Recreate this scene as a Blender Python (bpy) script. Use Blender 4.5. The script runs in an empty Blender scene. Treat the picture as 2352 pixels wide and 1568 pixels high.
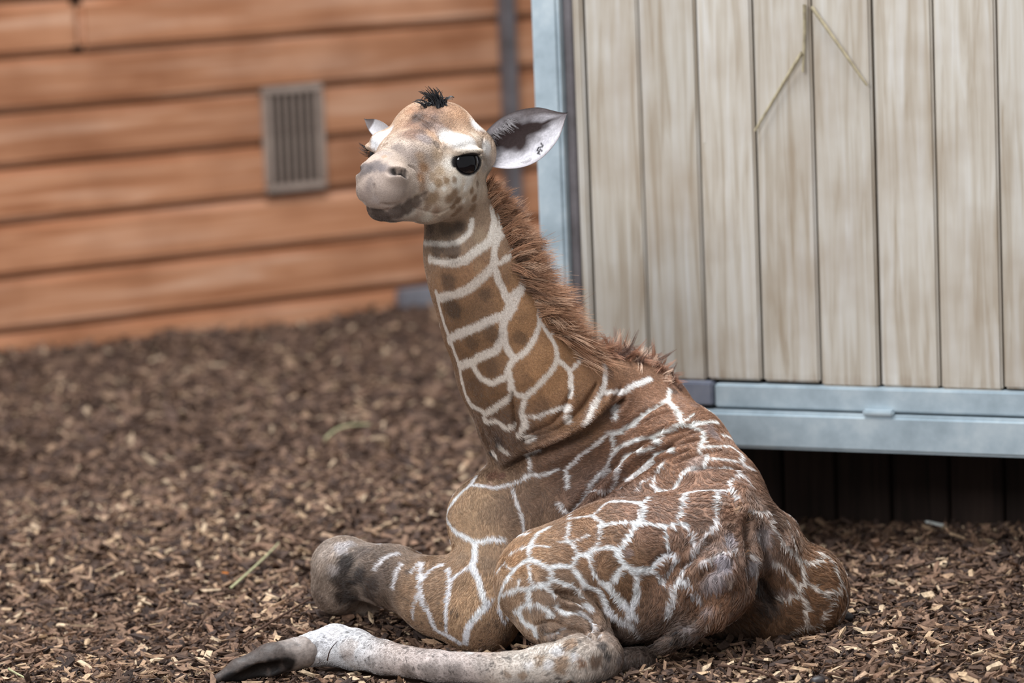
import bpy, math, random, time
import numpy as np
from mathutils import Vector, Matrix, noise as mnoise
from mathutils.kdtree import KDTree
from mathutils.bvhtree import BVHTree

T0 = time.time()
rng = np.random.default_rng(7)
random.seed(7)
scene = bpy.context.scene
COL = scene.collection

# ------------------------------------------------------------------ camera
FPX = 8820.0                                   # 135 mm on a 36 mm sensor, in pixels of a 2352 wide frame
PITCH = math.atan(1284 / FPX)
ROLL = 0.039
CAM = np.array([0.0, -7.7, 1.8])
_f = np.array([0, math.cos(PITCH), -math.sin(PITCH)])
_u0 = np.array([0, math.sin(PITCH), math.cos(PITCH)])
_r0 = np.array([1.0, 0, 0])
_r = _r0 * math.cos(ROLL) - _u0 * math.sin(ROLL)
_u = _u0 * math.cos(ROLL) + _r0 * math.sin(ROLL)

cam_data = bpy.data.cameras.new('camera')
cam = bpy.data.objects.new('camera', cam_data)
COL.objects.link(cam)
cam_data.sensor_width = 36.0
cam_data.lens = FPX / 2352 * 36.0
cam.matrix_world = Matrix(((_r[0], _u[0], -_f[0], CAM[0]), (_r[1], _u[1], -_f[1], CAM[1]),
                           (_r[2], _u[2], -_f[2], CAM[2]), (0, 0, 0, 1)))
cam_data.dof.use_dof = True
cam_data.dof.focus_distance = 7.93
cam_data.dof.aperture_fstop = 2.2
cam_data.clip_end = 100
scene.camera = cam

# ------------------------------------------------------------------ light of the barn and an added fill
world = bpy.data.worlds.new('World')
scene.world = world
world.use_nodes = True
bg = world.node_tree.nodes['Background']
bg.inputs['Color'].default_value = (0.93, 0.96, 1.0, 1)
bg.inputs['Strength'].default_value = 0.36


def area_light(name, loc, target, sx, sy, power, col):
    d = bpy.data.lights.new(name, 'AREA')
    d.shape = 'RECTANGLE'
    d.size, d.size_y, d.energy, d.color = sx, sy, power, col
    o = bpy.data.objects.new(name, d)
    COL.objects.link(o)
    o.location = loc
    o.rotation_euler = (Vector(target) - Vector(loc)).to_track_quat('-Z', 'Y').to_euler()
    return o


area_light('skylight', (-0.6, 0.6, 5.6), (0.0, 0.5, 0), 3.2, 2.6, 360, (0.93, 0.965, 1.0))
area_light('fill_light', (-3.6, -6.6, 4.6), (0.2, 2.0, 0.5), 3.0, 2.2, 270, (0.95, 0.97, 1.0))  # soft fill added from the front left, no known window there

scene.view_settings.view_transform = 'Standard'
scene.view_settings.look = 'None'
scene.view_settings.gamma = 1
scene.view_settings.use_curve_mapping = False
scene.view_settings.exposure = 0.56


# ------------------------------------------------------------------ helpers
def ray(x, y):
    return _f * FPX + (x - 1176) * _r - (y - 784) * _u


def at(x, y, Y):
    """world point at depth Y seen at photo position (x, y)"""
    d = ray(x, y)
    return CAM + d * ((Y - CAM[1]) / d[1])


def atz(x, y, z):
    """world point at height z seen at photo position (x, y)"""
    d = ray(x, y)
    return CAM + d * ((z - CAM[2]) / d[2])


def ppm(P):
    """pixels per metre at a point"""
    return FPX / float((np.asarray(P) - CAM) @ _f)


def srgb(r, g, b):
    return tuple((c / 255 / 12.92) if c / 255 <= 0.04045 else ((c / 255 + 0.055) / 1.055) ** 2.4 for c in (r, g, b))


def srgba(r, g, b):
    return srgb(r, g, b) + (1.0,)


def link(name, me, mat=None, parent=None):
    o = bpy.data.objects.new(name, me)
    COL.objects.link(o)
    if mat is not None:
        me.materials.append(mat)
    if parent is not None:
        o.parent = parent
    return o


def tag(o, label=None, cat=None, group=None, kind=None):
    if label:
        o['label'] = label
    if cat:
        o['category'] = cat
    if group:
        o['group'] = group
    if kind:
        o['kind'] = kind
    return o


def np_mesh(name, V, Q, smooth=True, colors=None):
    """mesh from numpy vertices and equal-sized faces"""
    me = bpy.data.meshes.new(name)
    V = np.asarray(V, np.float32)
    Q = np.asarray(Q, np.int32)
    n, k = Q.shape
    me.vertices.add(len(V))
    me.vertices.foreach_set('co', V.ravel())
    me.loops.add(n * k)
    me.loops.foreach_set('vertex_index', Q.ravel())
    me.polygons.add(n)
    me.polygons.foreach_set('loop_start', np.arange(0, n * k, k, dtype=np.int32))
    me.polygons.foreach_set('use_smooth', np.full(n, smooth))
    me.update(calc_edges=True)
    if colors is not None:
        a = me.color_attributes.new('Col', 'FLOAT_COLOR', 'POINT')
        c = np.ones((len(V), 4), np.float32)
        c[:, :3] = colors
        a.data.foreach_set('color', c.ravel())
    return me


BOXQ = np.array([[0, 1, 3, 2], [4, 6, 7, 5], [0, 4, 5, 1], [2, 3, 7, 6], [0, 2, 6, 4], [1, 5, 7, 3]])


def box_bevel(name, sx, sy, sz, bev=0.004, jitter=0.0):
    """bevelled box centred on the origin (24 verts)"""
    import bmesh
    bm = bmesh.new()
    bmesh.ops.create_cube(bm, size=1)
    for v in bm.verts:
        v.co = Vector((v.co.x * sx, v.co.y * sy, v.co.z * sz))
        if jitter:
            v.co += Vector((random.uniform(-jitter, jitter), random.uniform(-jitter, jitter), random.uniform(-jitter, jitter)))
    if bev > 0:
        bmesh.ops.bevel(bm, geom=bm.edges[:], offset=bev, segments=2, affect='EDGES', clamp_overlap=True)
    me = bpy.data.meshes.new(name)
    bm.to_mesh(me)
    bm.free()
    return me


# ------------------------------------------------------------------ materials
def new_mat(name):
    m = bpy.data.materials.new(name)
    m.use_nodes = True
    nt = m.node_tree
    return m, nt, nt.nodes, nt.links, nt.nodes['Principled BSDF']


def ramp(nodes, stops):
    r = nodes.new('ShaderNodeValToRGB')
    e = r.color_ramp.elements
    e[0].position, e[0].color = stops[0]
    e[1].position, e[1].color = stops[-1]
    for p, c in stops[1:-1]:
        n = e.new(p)
        n.color = c
    return r


def mix(nt, fac, a, b, mode='MIX'):
    n = nt.nodes.new('ShaderNodeMix')
    n.data_type = 'RGBA'
    n.blend_type = mode
    for sock, v in ((n.inputs[0], fac), (n.inputs[6], a), (n.inputs[7], b)):
        if hasattr(v, 'node'):
            nt.links.new(v, sock)
        else:
            sock.default_value = v
    return n.outputs[2]


def wood_mat(name, base, dark, light, axis, scale=1.0, rough=0.7, stain=None, tint=0.25, bump=0.25, foot=None):
    """plank wood: grain runs along the object's `axis` (0 x, 2 z)"""
    m, nt, nodes, links, bs = new_mat(name)
    tc = nodes.new('ShaderNodeTexCoord')
    oi = nodes.new('ShaderNodeObjectInfo')
    off = nodes.new('ShaderNodeVectorMath')
    off.operation = 'MULTIPLY_ADD'
    comb = nodes.new('ShaderNodeCombineXYZ')
    for i in range(3):
        links.new(oi.outputs['Random'], comb.inputs[i])
    off.inputs[1].default_value = (37, 17, 23)
    links.new(comb.outputs[0], off.inputs[0])
    links.new(tc.outputs['Object'], off.inputs[2])
    mp = nodes.new('ShaderNodeMapping')
    s = [22 * scale] * 3
    s[axis] = 1.2 * scale
    mp.inputs['Scale'].default_value = s
    links.new(off.outputs[0], mp.inputs['Vector'])
    n1 = nodes.new('ShaderNodeTexNoise')
    n1.inputs['Scale'].default_value = 2.2
    n1.inputs['Detail'].default_value = 7
    n1.inputs['Distortion'].default_value = 0.7
    links.new(mp.outputs[0], n1.inputs['Vector'])
    r1 = ramp(nodes, [(0.28, dark + (1,)), (0.5, base + (1,)), (0.74, light + (1,))])
    links.new(n1.outputs['Fac'], r1.inputs[0])
    # broad board-to-board tint
    hsv = nodes.new('ShaderNodeHueSaturation')
    mr = nodes.new('ShaderNodeMapRange')
    mr.inputs['To Min'].default_value = 1 - tint
    mr.inputs['To Max'].default_value = 1 + tint
    links.new(oi.outputs['Random'], mr.inputs['Value'])
    links.new(mr.outputs[0], hsv.inputs['Value'])
    links.new(r1.outputs[0], hsv.inputs['Color'])
    col = hsv.outputs[0]
    # soft blotches and knots
    n2 = nodes.new('ShaderNodeTexNoise')
    n2.inputs['Scale'].default_value = 5.5 * scale
    n2.inputs['Detail'].default_value = 3
    links.new(off.outputs[0], n2.inputs['Vector'])
    r2 = ramp(nodes, [(0.42, (0, 0, 0, 1)), (0.72, (1, 1, 1, 1))])
    links.new(n2.outputs['Fac'], r2.inputs[0])
    col = mix(nt, r2.outputs[0], col, mix(nt, 0.45, col, (stain or dark) + (1,)))
    if foot:                                     # damp brown edge at the lower end of the boards
        sp = nodes.new('ShaderNodeSeparateXYZ')
        links.new(tc.outputs['Object'], sp.inputs[0])
        ad = nodes.new('ShaderNodeMath')
        ad.operation = 'MULTIPLY_ADD'
        links.new(n1.outputs['Fac'], ad.inputs[0])
        ad.inputs[1].default_value = 0.05
        links.new(sp.outputs['Z'], ad.inputs[2])
        mf = nodes.new('ShaderNodeMapRange')
        mf.inputs['From Min'].default_value = foot[0]
        mf.inputs['From Max'].default_value = foot[1]
        mf.inputs['To Min'].default_value = 0.65
        mf.inputs['To Max'].default_value = 0.0
        links.new(ad.outputs[0], mf.inputs['Value'])
        col = mix(nt, mf.outputs[0], col, foot[2] + (1,))
    links.new(col, bs.inputs['Base Color'])
    bs.inputs['Roughness'].default_value = rough
    bs.inputs['Specular IOR Level'].default_value = 0.25
    bp = nodes.new('ShaderNodeBump')
    bp.inputs['Strength'].default_value = bump
    bp.inputs['Distance'].default_value = 0.004
    links.new(n1.outputs['Fac'], bp.inputs['Height'])
    links.new(bp.outputs[0], bs.inputs['Normal'])
    return m


def metal_mat(name, base, dark, light, rough=0.5, metallic=0.35, scale=9):
    m, nt, nodes, links, bs = new_mat(name)
    tc = nodes.new('ShaderNodeTexCoord')
    n1 = nodes.new('ShaderNodeTexNoise')
    n1.inputs['Scale'].default_value = scale
    n1.inputs['Detail'].default_value = 8
    n1.inputs['Roughness'].default_value = 0.65
    links.new(tc.outputs['Object'], n1.inputs['Vector'])
    r1 = ramp(nodes, [(0.3, dark + (1,)), (0.5, base + (1,)), (0.72, light + (1,))])
    links.new(n1.outputs['Fac'], r1.inputs[0])
    links.new(r1.outputs[0], bs.inputs['Base Color'])
    bs.inputs['Roughness'].default_value = rough
    bs.inputs['Metallic'].default_value = metallic
    return m


def vcol_mat(name, rough=0.8, spec=0.2, noise_scale=0, noise_amt=0.0, bump=0.0, sheen=0.0):
    m, nt, nodes, links, bs = new_mat(name)
    at_ = nodes.new('ShaderNodeAttribute')
    at_.attribute_name = 'Col'
    col = at_.outputs['Color']
    if noise_scale:
        tc = nodes.new('ShaderNodeTexCoord')
        n1 = nodes.new('ShaderNodeTexNoise')
        n1.inputs['Scale'].default_value = noise_scale
        n1.inputs['Detail'].default_value = 5
        links.new(tc.outputs['Object'], n1.inputs['Vector'])
        r1 = ramp(nodes, [(0.25, (1 - noise_amt,) * 3 + (1,)), (0.75, (1 + noise_amt,) * 3 + (1,))])
        links.new(n1.outputs['Fac'], r1.inputs[0])
        col = mix(nt, 1.0, col, r1.outputs[0], 'MULTIPLY')
        if bump:
            bp = nodes.new('ShaderNodeBump')
            bp.inputs['Strength'].default_value = bump
            bp.inputs['Distance'].default_value = 0.003
            links.new(n1.outputs['Fac'], bp.inputs['Height'])
            links.new(bp.outputs[0], bs.inputs['Normal'])
    links.new(col, bs.inputs['Base Color'])
    bs.inputs['Roughness'].default_value = rough
    bs.inputs['Specular IOR Level'].default_value = spec
    if sheen:
        bs.inputs['Sheen Weight'].default_value = sheen
    return m


def plain_mat(name, col, rough=0.5, spec=0.5, metallic=0.0):
    m, nt, nodes, links, bs = new_mat(name)
    tc = nodes.new('ShaderNodeTexCoord')
    n1 = nodes.new('ShaderNodeTexNoise')
    n1.inputs['Scale'].default_value = 60
    n1.inputs['Detail'].default_value = 4
    links.new(tc.outputs['Object'], n1.inputs['Vector'])
    r1 = ramp(nodes, [(0.3, tuple(c * 0.75 for c in col) + (1,)), (0.7, tuple(min(c * 1.25, 1) for c in col) + (1,))])
    links.new(n1.outputs['Fac'], r1.inputs[0])
    links.new(r1.outputs[0], bs.inputs['Base Color'])
    bs.inputs['Roughness'].default_value = rough
    bs.inputs['Specular IOR Level'].default_value = spec
    bs.inputs['Metallic'].default_value = metallic
    return m


M = {}
M['wall_wood'] = wood_mat('orange_plank_wood', srgb(184, 130, 96), srgb(152, 98, 66), srgb(206, 162, 134), 0, 0.55, 0.75, srgb(120, 70, 42), 0.13)
M['door_wood'] = wood_mat('weathered_plank_wood', srgb(188, 180, 168), srgb(160, 146, 128), srgb(202, 198, 192), 2, 1.0, 0.8, srgb(150, 130, 108), 0.10, 0.25, (-0.955, -0.90, srgb(120, 92, 70)))
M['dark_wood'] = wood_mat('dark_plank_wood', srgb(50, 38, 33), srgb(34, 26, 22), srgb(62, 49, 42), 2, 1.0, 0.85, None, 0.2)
M['galv'] = metal_mat('galvanised_steel', srgb(170, 184, 192), srgb(146, 160, 168), srgb(196, 206, 210), 0.5, 0.2)
M['steel_dark'] = metal_mat('grey_steel', srgb(108, 102, 104), srgb(88, 82, 82), srgb(124, 118, 120), 0.55, 0.3)
M['plate'] = metal_mat('blue_grey_plate', srgb(120, 124, 138), srgb(100, 104, 118), srgb(140, 142, 152), 0.5, 0.2)
M['vent'] = metal_mat('vent_metal', srgb(156, 138, 126), srgb(136, 118, 106), srgb(172, 154, 140), 0.6, 0.1)
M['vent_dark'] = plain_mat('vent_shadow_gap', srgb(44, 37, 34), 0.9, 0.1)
M['chips'] = vcol_mat('wood_chip', 0.8, 0.2, 140, 0.42, 0.6)


# ------------------------------------------------------------------ the ground
def ground_h(x, y):
    """height of the mulch bed, works on arrays"""
    x = np.asarray(x, float)
    y = np.asarray(y, float)
    h = 0.010 * np.sin(2.3 * x + 1.1 * y) + 0.008 * np.sin(3.1 * y - 1.7 * x + 1) + 0.006 * np.sin(7.3 * x + 5.1 * y + 2)
    h = h + 0.045 * np.exp(-(((x + 0.36) / 0.30) ** 2 + ((y - 0.55) / 0.25) ** 2))      # heap under the folded front leg
    h = h + 0.03 * np.exp(-(((x - 1.3) / 0.5) ** 2 + ((y - 1.05) / 0.3) ** 2))
    h = h - 0.012 * np.exp(-(((x - 0.3) / 0.5) ** 2 + ((y - 0.25) / 0.3) ** 2))         # hollow under the body
    return h - 0.012


gx = np.linspace(-3.2, 3.0, 156)
gy = np.concatenate([np.linspace(-1.2, 1.6, 90), np.linspace(1.66, 8.2, 100)])
GX, GY = np.meshgrid(gx, gy, indexing='ij')
gv = np.stack([GX, GY, ground_h(GX, GY)], -1).reshape(-1, 3)
ii, jj = np.meshgrid(np.arange(len(gx) - 1), np.arange(len(gy) - 1), indexing='ij')
n_ = len(gy)
gq = np.stack([ii * n_ + jj, (ii + 1) * n_ + jj, (ii + 1) * n_ + jj + 1, ii * n_ + jj + 1], -1).reshape(-1, 4)
m, nt, nodes, links, bs = new_mat('dark_bark_soil')
tc = nodes.new('ShaderNodeTexCoord')
n1 = nodes.new('ShaderNodeTexNoise')
n1.inputs['Scale'].default_value = 45
n1.inputs['Detail'].default_value = 9
n1.inputs['Roughness'].default_value = 0.7
links.new(tc.outputs['Object'], n1.inputs['Vector'])
r1 = ramp(nodes, [(0.3, srgba(44, 34, 30)), (0.55, srgba(82, 64, 54)), (0.75, srgba(120, 96, 80))])
links.new(n1.outputs['Fac'], r1.inputs[0])
links.new(r1.outputs[0], bs.inputs['Base Color'])
bs.inputs['Roughness'].default_value = 0.95
bs.inputs['Specular IOR Level'].default_value = 0.1
bp = nodes.new('ShaderNodeBump')
bp.inputs['Strength'].default_value = 0.8
bp.inputs['Distance'].default_value = 0.01
links.new(n1.outputs['Fac'], bp.inputs['Height'])
links.new(bp.outputs[0], bs.inputs['Normal'])
floor = tag(link('floor', np_mesh('floor', gv, gq), m), 'brown bark mulch floor of the barn', kind='structure')

# ------------------------------------------------------------------ left wall: long orange planks
WA = np.array([-1.69, 4.86])
WD = np.array([1.425, 0.88])
WD = WD / np.linalg.norm(WD)
WN = np.array([WD[1], -WD[0]])                      # towards the room
wall_rot = math.atan2(WD[1], WD[0])


def wall_s(px, py):
    """distance along the left wall and height of the point seen at (px, py)"""
    d = ray(px, py)
    t = ((WA - CAM[:2]) @ WN) / (d[:2] @ WN)
    P = CAM + d * t
    return float((P[:2] - WA) @ WD), float(P[2])


wall_left = bpy.data.objects.new('wall_left', None)
COL.objects.link(wall_left)
wall_left.location = (WA[0], WA[1], 0)
wall_left.rotation_euler = (0, 0, wall_rot)
tag(wall_left, 'wall of long horizontal orange-brown wooden planks', kind='structure')
PITCHW = 0.181
row0 = wall_s(0, 768)[1]
joints = {6: [(647, 60)], 5: [(190, 215)], 2: [(640, 560)]}
s_min, s_max = -3.2, 3.8
for i in range(-1, 10):
    z0 = row0 + i * PITCHW
    cuts = [s_min] + sorted(wall_s(*q)[0] for q in joints.get(i, [])) + [s_max]
    for a, b in zip(cuts[:-1], cuts[1:]):
        me = box_bevel('plank', b - a - 0.004, 0.045, PITCHW - 0.008, 0.020)
        o = link('plank', me, M['wall_wood'], wall_left)
        o.location = ((a + b) / 2, random.uniform(0.018, 0.024), z0 + PITCHW / 2)
me = box_bevel('backing', s_max - s_min, 0.02, 2.2, 0)
o = link('backing_board', me, M['dark_wood'], wall_left)
o.location = ((s_min + s_max) / 2, 0.055, 0.95)


def wall_put(o, s, z, off=0.0):
    p = WA + WD * s + WN * off
    o.location = (p[0], p[1], z)
    o.rotation_euler = (0, 0, wall_rot)


# low concrete kerb at the foot of the wall
ks0, ks1 = wall_s(905, 715)[0], s_max
kerb = link('baseboard_left', box_bevel('baseboard_left', ks1 - ks0, 0.06, 0.07, 0.008), metal_mat('grey_concrete', srgb(116, 114, 120), srgb(98, 96, 102), srgb(132, 130, 136), 0.9, 0.0))
wall_put(kerb, (ks0 + ks1) / 2, 0.025, 0.04)
tag(kerb, 'low grey concrete kerb at the foot of the plank wall', kind='structure')
# vent grille on the wall
s0, z1 = wall_s(596, 208)
s1, z0 = wall_s(745, 430)
vent = bpy.data.objects.new('vent_grille', None)
COL.objects.link(vent)
zc, vh = 0.5 * (z0 + z1) + 0.005, z1 - z0 + 0.01
vw = s1 - s0
wall_put(vent, (s0 + s1) / 2, zc - vh / 2, 0.012)
tag(vent, 'grey rectangular ventilation grille with vertical slats on the orange plank wall', 'vent')
fw = 0.026
for nm, sx, sz, x, z in (('frame', vw, fw, 0, vh - fw / 2), ('frame', vw, fw, 0, fw / 2),
                         ('frame', fw, vh - 2 * fw, -vw / 2 + fw / 2, vh / 2), ('frame', fw, vh - 2 * fw, vw / 2 - fw / 2, vh / 2)):
    o = link(nm, box_bevel(nm, sx, 0.03, sz, 0.005), M['vent'], vent)
    o.location = (x, 0, z)
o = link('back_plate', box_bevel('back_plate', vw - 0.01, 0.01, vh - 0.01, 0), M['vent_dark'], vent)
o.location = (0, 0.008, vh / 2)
slat_me = box_bevel('slat', 0.007, 0.02, vh - 2 * fw, 0.002)
slat_me.materials.append(M['vent'])
for k in range(6):
    o = bpy.data.objects.new('slat', slat_me)
    COL.objects.link(o)
    o.parent = vent
    o.location = (-vw / 2 + fw + (vw - 2 * fw) * (k + 0.7) / 6.4, -0.002, vh / 2)

# slim grey steel bar fixed upright to the wall
s0, _ = wall_s(1146, 250)
s1, _ = wall_s(1178, 250)
_, zb = wall_s(1190, 500)
bar = link('steel_bar', box_bevel('steel_bar', (s1 - s0) * 0.9, 0.05, 2.05 - zb, 0.006), M['steel_dark'])
wall_put(bar, (s0 + s1) / 2, (2.05 + zb) / 2, 0.028)
tag(bar, 'slim upright grey steel bar fixed to the orange plank wall beside the door', 'bar')

# ------------------------------------------------------------------ the plank door in its steel frame
DA = np.array([0.78, 1.0])
DD = np.array([1.0, -0.44])
DD = DD / np.linalg.norm(DD)
DN = np.array([DD[1], -DD[0]])                      # towards the camera
door_rot = math.atan2(DD[1], DD[0])


def door_s(px, py, off=0.0):
    d = ray(px, py)
    A = DA + DN * off
    t = ((A - CAM[:2]) @ DN) / (d[:2] @ DN)
    P = CAM + d * t
    return float((P[:2] - A) @ DD), float(P[2])


door = bpy.data.objects.new('door_1', None)
COL.objects.link(door)
door.location = (DA[0], DA[1], 0)
door.rotation_euler = (0, 0, door_rot)
tag(door, 'large raised door of weathered upright planks in a galvanised steel frame', kind='structure')


def door_part(name, s0, s1, z0, z1, y0, y1, mat, bev=0.004):
    """y0 is the front face in door space (negative is towards the camera)"""
    o = link(name, box_bevel(name, abs(s1 - s0), abs(y1 - y0), abs(z1 - z0), bev), M[mat], door)
    o.location = ((s0 + s1) / 2, (y0 + y1) / 2, (z0 + z1) / 2)
    return o


_, zr0 = door_s(1950, 1033)
_, zr1 = door_s(1950, 943)
_, zf1 = door_s(1950, 888)
sR = 1.35
ZT = 2.3
sl0, sl1 = door_s(1240, 300)[0], door_s(1302, 300)[0]
sl2 = door_s(1322, 300)[0]
door_part('bottom_rail', sl0, sR, zr0, zr1 - 0.004, -0.03, 0.06, 'galv', 0.008)
door_part('rail_flange', door_s(1645, 900)[0], sR, zr1 + 0.001, zf1, -0.012, 0.03, 'galv', 0.004)
pl = door_part('hinge_plate', door_s(1555, 900)[0], door_s(1643, 900)[0], zr1 + 0.006, zf1 + 0.004, -0.02, 0.02, 'plate', 0.004)
pl['label'] = 'blue-grey steel plate'
door_part('weld_seam', door_s(1990, 940)[0], door_s(2060, 940)[0], zr1 - 0.006, zr1 + 0.008, -0.033, -0.01, 'galv', 0.004)
door_part('frame_stile', sl0, sl1, zr0, ZT, -0.03, 0.06, 'galv', 0.008)
door_part('frame_lip', sl1, sl2, zr0, ZT, 0.0, 0.06, 'steel_dark', 0.003)
edges_px = [1322, 1350, 1475, 1608, 1737, 1872, 2009, 2148, 2294, 2440, 2590]
es = [door_s(x, 300, -0.01)[0] for x in edges_px]
for a, b in zip(es[:-1], es[1:]):
    dz = random.uniform(-0.006, 0.004)
    dy = random.uniform(-0.004, 0.004)
    p_ = door_part('plank', a + 0.0025, b - 0.0025, zf1 + 0.004 + dz, ZT, 0.005 + dy, 0.04 + dy, 'door_wood', 0.005)
door_part('backing_board', sl0, sR, zr0 + 0.01, ZT, 0.045, 0.06, 'dark_wood', 0)
# pale split edge on one plank
door_part('split_edge', door_s(1605, 100)[0], door_s(1617, 100)[0], door_s(1612, 330)[1], ZT, 0.001, 0.02, 'door_wood', 0.002)['label'] = 'pale freshly split plank edge'

# dark boarded wall seen in the gap under the door
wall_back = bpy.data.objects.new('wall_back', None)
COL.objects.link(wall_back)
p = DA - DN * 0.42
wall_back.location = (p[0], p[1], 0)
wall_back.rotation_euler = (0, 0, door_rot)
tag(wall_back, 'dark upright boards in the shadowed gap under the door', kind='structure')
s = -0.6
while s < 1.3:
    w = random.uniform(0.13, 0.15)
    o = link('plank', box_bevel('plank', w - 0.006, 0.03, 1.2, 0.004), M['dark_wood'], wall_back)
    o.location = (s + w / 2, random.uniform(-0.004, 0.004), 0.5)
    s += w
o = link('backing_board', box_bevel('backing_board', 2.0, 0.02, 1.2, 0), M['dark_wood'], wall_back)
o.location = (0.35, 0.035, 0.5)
top_ = link('shade_soffit', box_bevel('shade_soffit', 2.0, 0.36, 0.03, 0.003), M['dark_wood'], wall_back)  # unseen lid, set low to keep the gap under the door dark
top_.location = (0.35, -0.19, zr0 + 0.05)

# ------------------------------------------------------------------ the giraffe calf: distance field
def _cap(X, Y, Z, a, b, ra, rb):
    ab = b - a
    L2 = float(ab @ ab) + 1e-12
    t = ((X - a[0]) * ab[0] + (Y - a[1]) * ab[1] + (Z - a[2]) * ab[2]) / L2
    np.clip(t, 0, 1, out=t)
    dx, dy, dz = X - a[0] - t * ab[0], Y - a[1] - t * ab[1], Z - a[2] - t * ab[2]
    return np.sqrt(dx * dx + dy * dy + dz * dz) - (ra + (rb - ra) * t)


def _ell(X, Y, Z, c, R, rad):
    px_, py_, pz_ = X - c[0], Y - c[1], Z - c[2]
    q = [px_ * R[i][0] + py_ * R[i][1] + pz_ * R[i][2] for i in range(3)]
    k0 = np.sqrt(sum((q[i] / rad[i]) ** 2 for i in range(3)))
    k1 = np.sqrt(sum((q[i] / rad[i] ** 2) ** 2 for i in range(3)))
    return k0 * (k0 - 1) / np.maximum(k1, 1e-6)


class Field:
    """prims are blended one after the other; op 'u' union, 's' carve"""

    def __init__(self):
        self.pr = []

    def cap(self, a, b, ra, rb, k=0.03, op='u'):
        a, b = np.array(a, float), np.array(b, float)
        lo = np.minimum(a - ra, b - rb)
        hi = np.maximum(a + ra, b + rb)
        self.pr.append((lo, hi, k, op, lambda X, Y, Z: _cap(X, Y, Z, a, b, ra, rb)))

    def ell(self, c, axes, rad, k=0.03, op='u'):
        c = np.array(c, float)
        R = [np.array(v, float) / np.linalg.norm(v) for v in axes]
        m_ = max(rad)
        self.pr.append((c - m_, c + m_, k, op, lambda X, Y, Z: _ell(X, Y, Z, c, R, rad)))

    def chain(self, pts, k=0.03, op='u'):
        """pts: (x px, y px, depth Y, radius px)"""
        P = [at(x, y, Y) for x, y, Y, r in pts]
        Rr = [pt[3] / ppm(p) for pt, p in zip(pts, P)]
        for i in range(len(P) - 1):
            self.cap(P[i], P[i + 1], Rr[i], Rr[i + 1], k if i == 0 else min(k, 0.03), op)
        if len(P) == 1:
            self.cap(P[0], P[0] + 1e-4, Rr[0], Rr[0], k, op)

    def mesh(self, xs, ys, zs):
        S = np.full((len(xs), len(ys), len(zs)), 1.0, np.float32)
        for lo, hi, k, op, fn in self.pr:
            mg = k + 0.02
            i0, i1 = np.searchsorted(xs, lo[0] - mg), np.searchsorted(xs, hi[0] + mg)
            j0, j1 = np.searchsorted(ys, lo[1] - mg), np.searchsorted(ys, hi[1] + mg)
            k0, k1 = np.searchsorted(zs, lo[2] - mg), np.searchsorted(zs, hi[2] + mg)
            if i1 <= i0 or j1 <= j0 or k1 <= k0:
                continue
            X = xs[i0:i1, None, None].astype(np.float32)
            Y = ys[None, j0:j1, None].astype(np.float32)
            Z = zs[None, None, k0:k1].astype(np.float32)
            d = fn(X, Y, Z).astype(np.float32)
            s = S[i0:i1, j0:j1, k0:k1]
            if op == 'u':
                h = np.maximum(k - np.abs(s - d), 0) / k
                S[i0:i1, j0:j1, k0:k1] = np.minimum(s, d) - h * h * k * 0.25
            else:
                d = -d
                h = np.maximum(k - np.abs(s - d), 0) / k
                S[i0:i1, j0:j1, k0:k1] = np.maximum(s, d) + h * h * k * 0.25
        return surface_nets(S, xs, ys, zs)


def surface_nets(S, xs, ys, zs):
    ins = S < 0
    c = [ins[a:ins.shape[0] - 1 + a, b:ins.shape[1] - 1 + b, d:ins.shape[2] - 1 + d] for a in (0, 1) for b in (0, 1) for d in (0, 1)]
    anyc = c[0].copy()
    allc = c[0].copy()
    for q in c[1:]:
        anyc |= q
        allc &= q
    mixed = anyc & ~allc
    I, J, K = np.nonzero(mixed)
    idx = np.full(mixed.shape, -1, np.int32)
    idx[I, J, K] = np.arange(len(I), dtype=np.int32)
    corners = [(a, b, d) for a in (0, 1) for b in (0, 1) for d in (0, 1)]
    val = {q: S[I + q[0], J + q[1], K + q[2]].astype(np.float64) for q in corners}
    acc = np.zeros((len(I), 3))
    cnt = np.zeros(len(I))
    for q in corners:
        for ax in range(3):
            if q[ax] == 0:
                q2 = list(q)
                q2[ax] = 1
                q2 = tuple(q2)
                v0, v1 = val[q], val[q2]
                cr = (v0 < 0) != (v1 < 0)
                t = np.where(cr, v0 / np.where(cr, v0 - v1, 1), 0)
                p_ = np.stack([np.full(len(I), float(q[i])) for i in range(3)], -1)
                p_[:, ax] += t
                acc += p_ * cr[:, None]
                cnt += cr
    acc /= cnt[:, None]
    V = np.stack([xs[I] + acc[:, 0] * (xs[I + 1] - xs[I]), ys[J] + acc[:, 1] * (ys[J + 1] - ys[J]), zs[K] + acc[:, 2] * (zs[K + 1] - zs[K])], -1)
    quads = []
    for ax in range(3):
        sl0 = [slice(None)] * 3
        sl1 = [slice(None)] * 3
        sl0[ax] = slice(0, -1)
        sl1[ax] = slice(1, None)
        ch = ins[tuple(sl0)] != ins[tuple(sl1)]
        A, B, D = np.nonzero(ch)
        o1, o2 = [(1, 2), (2, 0), (0, 1)][ax]
        g = [A, B, D]
        ok = (g[o1] > 0) & (g[o2] > 0) & (g[o1] < mixed.shape[o1]) & (g[o2] < mixed.shape[o2])
        g = [q[ok] for q in g]

        def cell(d1, d2):
            h = [q.copy() for q in g]
            h[o1] -= d1
            h[o2] -= d2
            return idx[h[0], h[1], h[2]]
        qd = np.stack([cell(1, 1), cell(0, 1), cell(0, 0), cell(1, 0)], -1)
        flip = ~ins[g[0], g[1], g[2]]
        qd[flip] = qd[flip][:, ::-1]
        quads.append(qd)
    return V, np.concatenate(quads)


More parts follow.
